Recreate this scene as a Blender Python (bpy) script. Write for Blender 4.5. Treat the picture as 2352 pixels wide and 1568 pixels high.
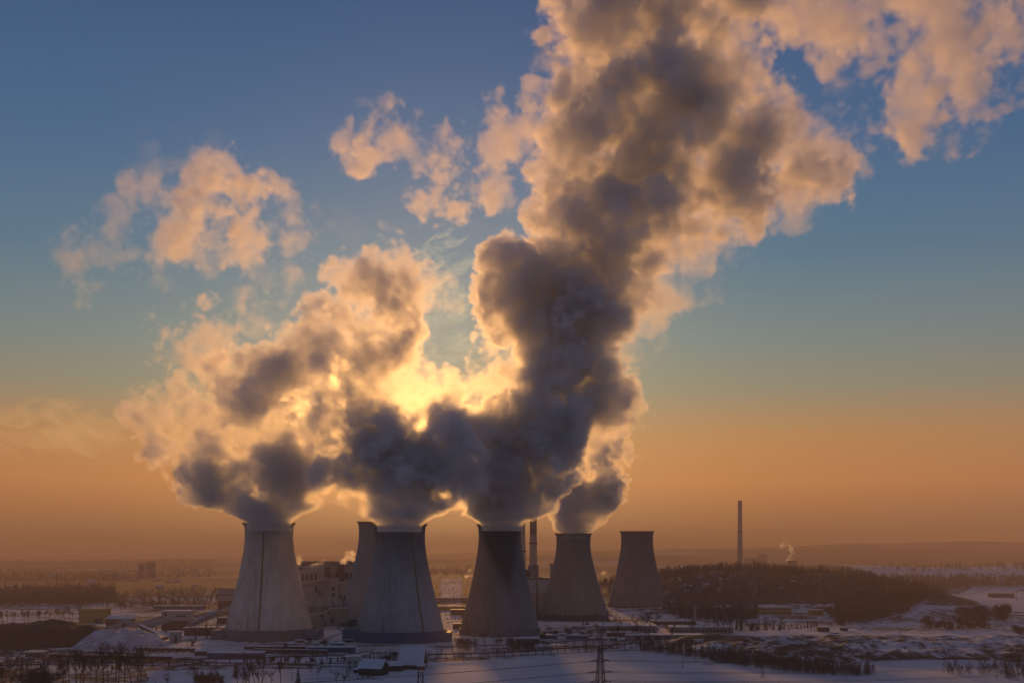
import bpy, bmesh, math, random, time
import numpy as np
from mathutils import Vector, Matrix

T0 = time.time()
for o in list(bpy.data.objects):
    bpy.data.objects.remove(o)
S = bpy.context.scene
COL = S.collection
R = math.radians

# ------------------------------------------------------------------ camera
CAM_H = 83.0
FPX = 2613.0            # focal length in the photo's 2352-px wide frame
CX, HY = 1176.0, 1270.0  # horizon row of the levelled camera
cam_d = bpy.data.cameras.new("camera")
cam = bpy.data.objects.new("camera", cam_d)
COL.objects.link(cam)
cam_d.sensor_width = 36.0
cam_d.lens = FPX / 2352.0 * 36.0
cam_d.shift_y = (HY - 784.0) / 2352.0
cam_d.clip_start = 1.0
cam_d.clip_end = 60000.0
cam.location = (0, 0, CAM_H)
cam.rotation_euler = (R(90), 0, 0)
S.camera = cam
SUN_EL, SUN_AZ = 6.2, -4.0   # degrees; azimuth from +Y, negative = left

# ------------------------------------------------------------------ sky
W = bpy.data.worlds.new("World")
S.world = W
W.use_nodes = True
nt = W.node_tree
nt.nodes.clear()
def N(tree, kind, **kw):
    n = tree.nodes.new(kind)
    for k, v in kw.items():
        setattr(n, k, v)
    return n
def math_node(tree, op, a, b=None, c=None, clamp=False):
    n = tree.nodes.new("ShaderNodeMath"); n.operation = op; n.use_clamp = clamp
    for i, v in enumerate((a, b, c)):
        if v is None: continue
        if isinstance(v, (int, float)): n.inputs[i].default_value = v
        else: tree.links.new(v, n.inputs[i])
    return n.outputs[0]
def ramp(tree, fac, stops, interp='LINEAR'):
    n = tree.nodes.new("ShaderNodeValToRGB"); n.color_ramp.interpolation = interp
    e = n.color_ramp.elements
    while len(e) < len(stops): e.new(0.5)
    for el, (p, c) in zip(e, stops):
        el.position = p
        el.color = (c, c, c, 1) if isinstance(c, (int, float)) else (c[0], c[1], c[2], 1)
    tree.links.new(fac, n.inputs[0])
    return n.outputs[0]
def mixc(tree, fac, a, b, mode='MIX'):
    n = tree.nodes.new("ShaderNodeMix"); n.data_type = 'RGBA'; n.blend_type = mode
    for i, v in ((0, fac), (6, a), (7, b)):
        if isinstance(v, (int, float)): n.inputs[i].default_value = v
        elif isinstance(v, tuple): n.inputs[i].default_value = (*v, 1)
        else: tree.links.new(v, n.inputs[i])
    return n.outputs[2]
def srgb(r, g, b):
    f = lambda c: ((c/255)/12.92 if c/255 <= .04045 else ((c/255+.055)/1.055)**2.4)
    return (f(r), f(g), f(b))
sky = N(nt, "ShaderNodeTexSky", sky_type='NISHITA', sun_disc=False)
sky.sun_elevation = R(SUN_EL)
sky.sun_rotation = R(SUN_AZ)
sky.altitude = 200
sky.air_density = 1.0
sky.dust_density = 0.5
sky.ozone_density = 3.0
SD = Vector((math.sin(R(SUN_AZ))*math.cos(R(SUN_EL)), math.cos(R(SUN_AZ))*math.cos(R(SUN_EL)), math.sin(R(SUN_EL))))
tc = N(nt, "ShaderNodeTexCoord")
vn = N(nt, "ShaderNodeVectorMath", operation='NORMALIZE'); nt.links.new(tc.outputs["Generated"], vn.inputs[0])
sx = N(nt, "ShaderNodeSeparateXYZ"); nt.links.new(vn.outputs[0], sx.inputs[0])
el = math_node(nt, 'MULTIPLY', math_node(nt, 'ARCSINE', sx.outputs[2]), 180/math.pi)
elf = math_node(nt, 'DIVIDE', el, 40.0, clamp=True)
def E(y): return math.degrees(math.atan((HY-y)/FPX))/40.0
# dusk bands by height above the horizon: warm below, teal, then blue
warm = ramp(nt, elf, [(0.0, srgb(104, 72, 50)), (E(1200), srgb(160, 100, 54)), (E(1110), srgb(196, 122, 58)), (E(1010), srgb(184, 128, 68)),
    (E(900), srgb(142, 132, 104)), (E(780), srgb(118, 128, 122)), (E(600), srgb(88, 114, 130)), (E(350), srgb(70, 98, 130)), (E(0), srgb(54, 82, 120)), (1.0, srgb(52, 64, 92))])
cool = ramp(nt, elf, [(0.0, srgb(70, 66, 74)), (E(1180), srgb(86, 80, 88)), (E(1000), srgb(92, 92, 100)), (E(800), srgb(86, 98, 112)), (E(500), srgb(68, 92, 128)),
    (E(0), srgb(60, 72, 100)), (1.0, srgb(47, 61, 92))])
dp = N(nt, "ShaderNodeVectorMath", operation='DOT_PRODUCT'); nt.links.new(vn.outputs[0], dp.inputs[0]); dp.inputs[1].default_value = SD
near = math_node(nt, 'MULTIPLY', math_node(nt, 'ADD', dp.outputs["Value"], -0.55), 1/0.42, clamp=True)
band = mixc(nt, near, cool, warm)
glow = math_node(nt, 'POWER', math_node(nt, 'MAXIMUM', dp.outputs["Value"], 0.0), 60.0)
band = mixc(nt, math_node(nt, 'MULTIPLY', glow, 0.22), band, (1.0, 0.62, 0.26), 'ADD')
# feathery high cloud: one patch above the sun, one low streak on the left
az = math_node(nt, 'MULTIPLY', math_node(nt, 'ARCTAN2', sx.outputs[0], sx.outputs[1]), 180/math.pi)
def cirrus(band, azc, elc, wa, we, th, freq, lo, hi, col, amt, seed):
    a = math_node(nt, 'SUBTRACT', az, azc); e = math_node(nt, 'SUBTRACT', el, elc)
    cs, sn = math.cos(R(th)), math.sin(R(th))
    u = math_node(nt, 'ADD', math_node(nt, 'MULTIPLY', a, cs), math_node(nt, 'MULTIPLY', e, sn))
    v = math_node(nt, 'ADD', math_node(nt, 'MULTIPLY', a, -sn), math_node(nt, 'MULTIPLY', e, cs))
    cv = N(nt, "ShaderNodeCombineXYZ")
    nt.links.new(math_node(nt, 'MULTIPLY', u, freq), cv.inputs[0]); nt.links.new(math_node(nt, 'MULTIPLY', v, freq*2.1), cv.inputs[1]); cv.inputs[2].default_value = seed
    tx = N(nt, "ShaderNodeTexNoise"); tx.inputs["Scale"].default_value = 1.0; tx.inputs["Detail"].default_value = 7; tx.inputs["Roughness"].default_value = .66; tx.inputs["Distortion"].default_value = .9
    nt.links.new(cv.outputs[0], tx.inputs["Vector"])
    r2 = math_node(nt, 'ADD', math_node(nt, 'POWER', math_node(nt, 'DIVIDE', a, wa), 2.0), math_node(nt, 'POWER', math_node(nt, 'DIVIDE', e, we), 2.0))
    msk = math_node(nt, 'SUBTRACT', 1.0, r2, clamp=True)
    f = math_node(nt, 'ADD', tx.outputs[0], math_node(nt, 'MULTIPLY', math_node(nt, 'SUBTRACT', msk, 1.0), .35))
    f = ramp(nt, f, [(lo, 0.0), (hi, 1.0)])
    return mixc(nt, math_node(nt, 'MULTIPLY', f, amt), band, col)
band = cirrus(band, -3.4, 12.2, 3.0, 5.4, 20, .75, .36, .66, srgb(206, 188, 150), .7, 3.0)
band = cirrus(band, -22.0, 5.6, 5.5, 2.0, -8, .35, .36, .58, srgb(210, 156, 96), .6, 9.0)
nis = mixc(nt, 1.0, sky.outputs[0], (0.05, 0.05, 0.05), 'MULTIPLY')
band = mixc(nt, 0.1, band, nis)
bg = N(nt, "ShaderNodeBackground")
out = N(nt, "ShaderNodeOutputWorld")
bg.inputs[1].default_value = 1.15
nt.links.new(band, bg.inputs[0])
nt.links.new(bg.outputs[0], out.inputs[0])

# ------------------------------------------------------------------ sun
sun_d = bpy.data.lights.new("sun", 'SUN')
sun_d.energy = 2.8
sun_d.angle = R(3.0)
sun_d.color = (1.0, 0.455, 0.115)
sun = bpy.data.objects.new("sun", sun_d)
COL.objects.link(sun)
sd = Vector((math.sin(R(SUN_AZ))*math.cos(R(SUN_EL)), math.cos(R(SUN_AZ))*math.cos(R(SUN_EL)), math.sin(R(SUN_EL))))
sun.rotation_euler = sd.to_track_quat('Z', 'Y').to_euler()
sun.location = sd*3000

S.view_settings.view_transform = 'Standard'
S.view_settings.look = 'None'
S.view_settings.exposure = 0.08
S.view_settings.gamma = 1.0
cy = S.cycles
cy.use_adaptive_sampling = True
cy.adaptive_threshold = 0.02
cy.use_denoising = True
cy.max_bounces = 12
cy.diffuse_bounces = 2
cy.glossy_bounces = 2
cy.transmission_bounces = 2
cy.transparent_max_bounces = 24
cy.volume_bounces = 5
cy.volume_step_rate = 1.5
cy.volume_max_steps = 512
cy.caustics_reflective = False
cy.caustics_refractive = False

def P(px, py, d):
    return Vector(((px-CX)/FPX*d, d, CAM_H-(py-HY)/FPX*d))
def tag(o, label=None, cat=None, group=None, kind=None):
    if label: o["label"] = label
    if cat: o["category"] = cat
    if group: o["group"] = group
    if kind: o["kind"] = kind
    return o

# ------------------------------------------------------------------ materials
def noise_coords(t, scale=1.0, stretch=(1, 1, 1)):
    tcn = N(t, "ShaderNodeTexCoord"); mp = N(t, "ShaderNodeMapping")
    mp.inputs["Scale"].default_value = [scale*k for k in stretch]
    t.links.new(tcn.outputs["Object"], mp.inputs[0])
    return mp.outputs[0]
def noise(t, vec, scale, detail=4, rough=.55):
    n = N(t, "ShaderNodeTexNoise"); n.inputs["Scale"].default_value = scale; n.inputs["Detail"].default_value = detail; n.inputs["Roughness"].default_value = rough
    t.links.new(vec, n.inputs["Vector"]); return n.outputs[0]
MATS = {}
def mat(name, col, rough=.8, var=.25, scale=.25, metal=0.0, stretch=(1, 1, 1), bump=0.0):
    if name in MATS: return MATS[name]
    m = bpy.data.materials.new(name); m.use_nodes = True; t = m.node_tree
    b = t.nodes["Principled BSDF"]
    v = noise_coords(t, 1, stretch)
    f = noise(t, v, scale, 5, .65)
    lo = tuple(c*(1-var) for c in col); hi = tuple(min(1, c*(1+var)) for c in col)
    c = ramp(t, f, [(.3, lo), (.7, hi)])
    t.links.new(c, b.inputs["Base Color"]); b.inputs["Roughness"].default_value = rough; b.inputs["Metallic"].default_value = metal; b.inputs["Specular IOR Level"].default_value = .5 if rough < .5 else .2
    if bump:
        bn = N(t, "ShaderNodeBump"); bn.inputs["Strength"].default_value = bump; bn.inputs["Distance"].default_value = 1.0
        t.links.new(f, bn.inputs["Height"]); t.links.new(bn.outputs[0], b.inputs["Normal"])
    MATS[name] = m; return m
M_snow = mat("snow", (.74, .76, .80), .7, .08, .12)
M_roofsnow = mat("roof_snow", (.70, .72, .76), .7, .12, .2)
M_dark = mat("dark_steel", (.04, .04, .045), .6, .3, .5)
M_brick = mat("brick", (.13, .07, .05), .9, .3, .4)
M_white = mat("pale_cladding", (.40, .38, .36), .7, .12, .1)
M_grey = mat("grey_cladding", (.20, .20, .20), .75, .15, .12)
M_blue = mat("blue_cladding", (.07, .10, .20), .7, .2, .2)
M_yellow = mat("yellow_render", (.50, .36, .12), .8, .12, .2)
M_ochre = mat("ochre_cladding", (.42, .28, .09), .7, .1, .1)
M_glass = mat("dark_glass", (.02, .022, .028), .2, .3, .2)
M_pipe = mat("rusty_pipe", (.09, .06, .05), .7, .4, .3)
M_bark = mat("bark", (.035, .026, .022), .9, .4, .8)
M_twig = mat("twigs", (.045, .030, .024), .9, .4, .3)
M_twigred = mat("reddish_twigs", (.075, .036, .026), .9, .4, .3)
M_needle = mat("needles", (.016, .022, .020), .9, .4, .4)
M_coal = mat("coal", (.030, .020, .016), .95, .45, .12, bump=.6)
M_rail = mat("ballast", (.07, .06, .055), .95, .5, .5)
M_wood = mat("dark_timber", (.06, .04, .03), .9, .3, .6)
M_red = mat("red_paint", (.30, .045, .03), .7, .15, .3)
M_wire = mat("wire", (.03, .03, .035), .6, .1, .1)
M_beltroof = mat("conveyor_cladding", (.30, .30, .31), .7, .15, .1)
M_ladder = mat("ladder_steel", (.24, .17, .07), .7, .25, .3)

def concrete(name, base, stain=0.0, wedge=None, tint=(1, 1, 1)):
    """tower concrete: pour rings, faint vertical streaks, and stains running down from the rim"""
    m = bpy.data.materials.new(name); m.use_nodes = True; t = m.node_tree
    b = t.nodes["Principled BSDF"]; b.inputs["Roughness"].default_value = .9
    tcn = N(t, "ShaderNodeTexCoord"); sp = N(t, "ShaderNodeSeparateXYZ"); t.links.new(tcn.outputs["Object"], sp.inputs[0])
    ang = math_node(t, 'ARCTAN2', sp.outputs[0], sp.outputs[1])
    cv = N(t, "ShaderNodeCombineXYZ")
    t.links.new(math_node(t, 'MULTIPLY', ang, 22.0), cv.inputs[0]); t.links.new(math_node(t, 'MULTIPLY', sp.outputs[2], .045), cv.inputs[1])
    streak = noise(t, cv.outputs[0], 1.0, 5, .6)
    blot = noise(t, noise_coords(t, .035, (1, 1, .6)), 1.0, 5, .6)
    ring = math_node(t, 'MULTIPLY', math_node(t, 'SINE', math_node(t, 'MULTIPLY', sp.outputs[2], 2*math.pi/4.3)), .007)
    rib = math_node(t, 'MULTIPLY', math_node(t, 'SINE', math_node(t, 'MULTIPLY', ang, 90.0)), .014)
    v = math_node(t, 'ADD', math_node(t, 'MULTIPLY', streak, .45), math_node(t, 'MULTIPLY', blot, .5))
    v = math_node(t, 'ADD', math_node(t, 'ADD', v, ring), rib)
    c = ramp(t, v, [(.34, tuple(base*.55*k for k in tint)), (.48, tuple(base*k for k in tint)), (.62, tuple(base*1.3*k for k in tint))])
    if stain:
        h = math_node(t, 'DIVIDE', sp.outputs[2], 108.0)
        s1 = math_node(t, 'ADD', h, math_node(t, 'MULTIPLY', math_node(t, 'SUBTRACT', streak, .5), .9))
        s1 = ramp(t, s1, [(.55, 0.0), (.98, 1.0)])
        c = mixc(t, math_node(t, 'MULTIPLY', s1, stain), c, (.028, .027, .028))
    if wedge:
        # a soot stain that is wide at the rim and narrows down the shell
        a0, wtop, slope, depth = wedge
        ang2 = math_node(t, 'ARCTAN2', sp.outputs[0], math_node(t, 'MULTIPLY', sp.outputs[1], -1.0))
        da = math_node(t, 'ABSOLUTE', math_node(t, 'SUBTRACT', math_node(t, 'ADD', ang2, math_node(t, 'MULTIPLY', math_node(t, 'SUBTRACT', 108.0, sp.outputs[2]), slope)), a0))
        wdt = math_node(t, 'ADD', math_node(t, 'MULTIPLY', math_node(t, 'SUBTRACT', sp.outputs[2], 108.0-depth), wtop/depth), math_node(t, 'MULTIPLY', math_node(t, 'SUBTRACT', streak, .5), .5))
        k = math_node(t, 'DIVIDE', math_node(t, 'SUBTRACT', wdt, da), .35, clamp=True)
        c = mixc(t, math_node(t, 'MULTIPLY', k, .9), c, (.018, .018, .02))
    t.links.new(c, b.inputs["Base Color"])
    bn = N(t, "ShaderNodeBump"); bn.inputs["Strength"].default_value = .35; bn.inputs["Distance"].default_value = .6
    t.links.new(math_node(t, 'ADD', v, ring), bn.inputs["Height"]); t.links.new(bn.outputs[0], b.inputs["Normal"])
    return m

# ------------------------------------------------------------------ mesh helpers
class MB:
    def __init__(s): s.v = []; s.f = []
    def quad(s, *p):
        i = len(s.v); s.v += [tuple(q) for q in p]; s.f.append(tuple(range(i, i+len(p))))
    def box(s, x0, x1, y0, y1, z0, z1):
        i = len(s.v)
        s.v += [(x0,y0,z0),(x1,y0,z0),(x1,y1,z0),(x0,y1,z0),(x0,y0,z1),(x1,y0,z1),(x1,y1,z1),(x0,y1,z1)]
        s.f += [tuple(i+k for k in q) for q in ((3,2,1,0),(4,5,6,7),(0,1,5,4),(1,2,6,5),(2,3,7,6),(3,0,4,7))]
    def beam(s, a, b, w, h=None, up=(0, 0, 1)):
        a, b = Vector(a), Vector(b); d = (b-a).normalized(); h = h or w
        u = d.cross(Vector(up))
        if u.length < 1e-4: u = d.cross(Vector((1, 0, 0)))
        u.normalize(); w2 = u.cross(d); i = len(s.v)
        for c in (a, b):
            for su, sv in ((-1,-1),(1,-1),(1,1),(-1,1)): s.v.append(tuple(c+u*su*w/2+w2*sv*h/2))
        s.f += [tuple(i+k for k in q) for q in ((3,2,1,0),(4,5,6,7),(0,1,5,4),(1,2,6,5),(2,3,7,6),(3,0,4,7))]
    def tube(s, pts, rads, n=6, cap=True):
        pts = [Vector(p) for p in pts]; base = len(s.v)
        if isinstance(rads, (int, float)): rads = [rads]*len(pts)
        for k, p in enumerate(pts):
            d = (pts[min(k+1, len(pts)-1)]-pts[max(k-1, 0)]).normalized()
            u = d.cross(Vector((0, 0, 1))) if abs(d.z) < .95 else d.cross(Vector((1, 0, 0)))
            u.normalize(); w = d.cross(u)
            for j in range(n):
                t = 2*math.pi*j/n; s.v.append(tuple(p+(u*math.cos(t)+w*math.sin(t))*rads[k]))
        for k in range(len(pts)-1):
            for j in range(n):
                a = base+k*n+j; b = base+k*n+(j+1) % n
                s.f.append((a, b, b+n, a+n))
        if cap:
            s.f.append(tuple(base+j for j in range(n))[::-1]); s.f.append(tuple(base+(len(pts)-1)*n+j for j in range(n)))
    def lathe(s, prof, n=72, closed=False):
        b = len(s.v)
        for r, z in prof:
            for j in range(n):
                t = 2*math.pi*j/n; s.v.append((r*math.cos(t), r*math.sin(t), z))
        K = len(prof)
        for k in range(K if closed else K-1):
            for j in range(n):
                a = b+k*n+j; c = b+k*n+(j+1) % n; k2 = (k+1) % K
                s.f.append((a, c, b+k2*n+(j+1) % n, b+k2*n+j))
    def mesh(s, name, m, smooth=False):
        me = bpy.data.meshes.new(name); me.from_pydata(s.v, [], s.f)
        if m: me.materials.append(m)
        if smooth: me.polygons.foreach_set("use_smooth", [True]*len(me.polygons))
        me.update(); return me
    def build(s, name, m, parent=None, loc=None, smooth=False):
        o = bpy.data.objects.new(name, s.mesh(name, m, smooth)); COL.objects.link(o)
        if parent: o.parent = parent
        if loc is not None: o.location = loc
        return o
def empty(name, loc, rz=0.0, **kw):
    o = bpy.data.objects.new(name, None); COL.objects.link(o); o.location = loc; o.rotation_euler = (0, 0, rz); o.empty_display_size = 2
    tag(o, **kw); return o
def copy_tree(o, loc, rz=0.0, sc=1.0, **kw):
    c = o.copy(); COL.objects.link(c); c.location = loc; c.rotation_euler = (0, 0, rz); c.scale = (sc, sc, sc)
    for ch in CH.get(o.name, []):
        k = ch.copy(); COL.objects.link(k); k.parent = c
    tag(c, **kw); return c
CH = {}

# ------------------------------------------------------------------ terrain
def sstep(a, b, x):
    t = np.clip((x-a)/(b-a), 0, 1); return t*t*(3-2*t)
_rng = np.random.default_rng(5)
_lat = _rng.standard_normal((256, 256))
def n2d(x, y, cell):
    u, v = np.asarray(x, float)/cell, np.asarray(y, float)/cell
    i, j = np.floor(u).astype(int), np.floor(v).astype(int); fu, fv = u-i, v-j
    fu, fv = fu*fu*(3-2*fu), fv*fv*(3-2*fv)
    L = lambda a, b: _lat[a % 256, b % 256]
    return (L(i, j)*(1-fu)+L(i+1, j)*fu)*(1-fv)+(L(i, j+1)*(1-fu)+L(i+1, j+1)*fu)*fv
def height(x, y):
    x = np.asarray(x, float); y = np.asarray(y, float)
    z = np.zeros(np.broadcast(x, y).shape)
    # rough spoil ground on the right
    front = 835+np.clip(250-x, 0, 400)*.42+6*n2d(x, y, 40)
    m = sstep(front, front+55, y)*(1-sstep(1030, 1120, y))*sstep(118, 175, x)
    z = z+m*(7.5+1.6*n2d(x, y, 38)+1.1*n2d(x+99, y, 15)+.5*n2d(x, y+50, 6))
    # wooded hill
    e = np.abs((x-430)/270)**2.6+np.abs((y-2010)/370)**2.6
    z = z+52*np.exp(-e)*(1+.10*n2d(x, y, 110))
    # rolling snow field on the far right
    z = z+52*np.exp(-((x-1250)/700)**4-((y-3300)/500)**2)
    # far ridges
    far = sstep(4800, 7600, y)
    z = z+far*np.clip(75+x*.022+16*n2d(x, y, 1500)+7*n2d(x, y, 500), 20, 170)
    z = z+sstep(2000, 4000, y)*5*n2d(x, y, 420)+.25*n2d(x, y, 60)*sstep(300, 600, y)
    # low bump where the spur of snow runs out at the bottom right
    z = z+1.5*np.exp(-((x-290)/150)**2-((y-735)/60)**2)
    return z
def hz(x, y): return float(height(x, y))
def gp(px, py):
    """point of the ground seen at a place of the photograph"""
    d = CAM_H*FPX/(max(py, HY+3)-HY)
    for _ in range(60):
        z = hz((px-CX)/FPX*d, d)
        nd = (CAM_H-z)*FPX/max(py-HY, 3)
        if abs(nd-d) < .05: break
        d = d*.5+nd*.5
    x = (px-CX)/FPX*d
    return Vector((x, d, hz(x, d)))
def inside(poly, px, py):
    r = np.zeros(px.shape, bool); n = len(poly)
    for i in range(n):
        (x0, y0), (x1, y1) = poly[i], poly[(i+1) % n]
        c = ((y0 > py) != (y1 > py)) & (px < (x1-x0)*(py-y0)/((y1-y0) if y1 != y0 else 1e-9)+x0)
        r ^= c
    return r
def build_ground():
    ys = [-600.0]
    while ys[-1] < 42000:
        y = ys[-1]; ys.append(y+(40 if y < 300 else 12 if y < 640 else 3.2 if y < 1150 else 6 if y < 1700 else max(10, (y-600)*.011)))
    ys = np.array(ys); ss = np.concatenate([np.linspace(-1.6, -.47, 40)[:-1], np.linspace(-.47, .47, 460), np.linspace(.47, 1.6, 40)[1:]])
    Y = np.repeat(ys[:, None], len(ss), 1); X = ss[None, :]*(np.maximum(Y, 0)*.95+60+np.maximum(-Y, 0)*.3+np.clip(400-Y, 0, 400)*.3)
    Z = height(X, Y)
    nr, nc = X.shape
    co = np.stack([X, Y, Z], -1).reshape(-1, 3).astype(np.float32)
    q = np.arange(nr*nc).reshape(nr, nc)
    F = np.stack([q[:-1, :-1], q[:-1, 1:], q[1:, 1:], q[1:, :-1]], -1).reshape(-1, 4)
    me = bpy.data.meshes.new("ground")
    me.vertices.add(len(co)); me.vertices.foreach_set("co", co.ravel())
    me.loops.add(F.size); me.loops.foreach_set("vertex_index", F.ravel().astype(np.int32))
    me.polygons.add(len(F)); me.polygons.foreach_set("loop_start", np.arange(0, F.size, 4, dtype=np.int32)); me.polygons.foreach_set("loop_total", np.full(len(F), 4, np.int32))
    me.polygons.foreach_set("use_smooth", np.ones(len(F), bool))
    # how much scrub shows through the snow, on a map of the place; raised far off for haze
    d = np.maximum(Y, 1); px = CX+X/d*FPX; py = HY+CAM_H/d*FPX
    veg = np.full(X.shape, .10)
    veg = np.where((Y > 1250), .57+.08*n2d(X, Y, 260), veg)
    veg = np.where(Y > 2400, .66+.08*n2d(X, Y, 500), veg)  # far plain browned to fade its snow, standing in for denser haze
    for poly, v in VEG: veg = np.where(inside(poly, px, py), v+.06*n2d(X, Y, 40), veg)
    e = ((X-430)/275)**4+((Y-1990)/390)**4
    veg = np.where(e < 1.2, .62, veg)
    veg = np.where((X > 118) & (Y > 850) & (Y < 1120), .53+.07*n2d(X, Y, 60), veg)
    veg = np.where((X > 950) & (Y > 2700) & (Y < 3700), .12, veg)
    veg = np.where(Y < 640, .05, veg)
    at = me.attributes.new("scrub", 'FLOAT', 'POINT'); at.data.foreach_set("value", veg.ravel().astype(np.float32))
    me.update(); me.validate()
    m = bpy.data.materials.new("snowy_ground"); m.use_nodes = True; t = m.node_tree; b = t.nodes["Principled BSDF"]
    b.inputs["Roughness"].default_value = .95; b.inputs["Specular IOR Level"].default_value = .08
    a = N(t, "ShaderNodeAttribute", attribute_name="scrub")
    v = noise_coords(t, 1.0, (1, .55, 1))
    n1 = noise(t, v, .11, 7, .68); n2 = noise(t, v, .012, 4, .55)
    k = math_node(t, 'ADD', math_node(t, 'MULTIPLY', n1, .72), math_node(t, 'MULTIPLY', n2, .28))
    k = math_node(t, 'ADD', k, math_node(t, 'SUBTRACT', a.outputs["Fac"], .5))
    f = ramp(t, k, [(.47, 0.0), (.58, 1.0)])
    snow = ramp(t, noise(t, noise_coords(t, 1, (1, .3, 1)), .03, 6, .6), [(.3, (.60, .61, .64)), (.7, (.77, .78, .79))])
    # wheel tracks and drill rows show as faint lines
    scrub = ramp(t, noise(t, v, .6, 4, .6), [(.3, (.045, .032, .024)), (.7, (.11, .075, .05))])
    t.links.new(mixc(t, f, snow, scrub), b.inputs["Base Color"])
    bn = N(t, "ShaderNodeBump"); bn.inputs["Strength"].default_value = .5; bn.inputs["Distance"].default_value = 1.2
    t.links.new(math_node(t, 'ADD', math_node(t, 'MULTIPLY', n1, .6), math_node(t, 'MULTIPLY', f, .5)), bn.inputs["Height"]); t.links.new(bn.outputs[0], b.inputs["Normal"])
    me.materials.append(m)
    o = bpy.data.objects.new("ground", me); COL.objects.link(o); tag(o, kind="structure"); return o
VEG = [
 ([(-60, 1490), (170, 1490), (330, 1505), (345, 1568), (300, 1640), (-60, 1640)], .54),
 ([(-60, 1386), (190, 1380), (190, 1394), (-60, 1404)], .62),
 ([(-60, 1424), (190, 1416), (330, 1420), (330, 1440), (-60, 1440)], .55),
 ([(960, 1285), (1100, 1285), (1100, 1445), (985, 1420)], .72),
 ([(1215, 1385), (1420, 1330), (1530, 1390), (1400, 1412), (1250, 1425)], .50),
 ([(0, 1480), (160, 1492), (330, 1500), (520, 1520), (800, 1524), (800, 1534), (300, 1540), (0, 1600)], .56),
 ([(0, 1380), (300, 1385), (500, 1400), (500, 1430), (170, 1440), (0, 1425)], .50),
 ([(330, 1455), (800, 1476), (1100, 1486), (1450, 1478), (1520, 1490), (1420, 1500), (1000, 1520), (330, 1500)], .48),
 ([(1010, 1330), (1060, 1330), (1060, 1445), (1010, 1445)], .45),
 ([(1230, 1425), (1400, 1410), (1700, 1405), (1760, 1445), (1560, 1470), (1400, 1480), (1235, 1480)], .49),
 ([(1700, 1402), (1960, 1402), (2060, 1420), (1860, 1446), (1700, 1440)], .50),
 ([(1960, 1330), (2352, 1330), (2352, 1352), (2240, 1355), (2100, 1395), (2060, 1420), (1960, 1420)], .56),
 ([(2090, 1412), (2240, 1352), (2400, 1350), (2400, 1410)], .16),
 ([(2090, 1412), (2400, 1412), (2400, 1455), (1900, 1455), (2060, 1425)], .48),
]
build_ground()

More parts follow.
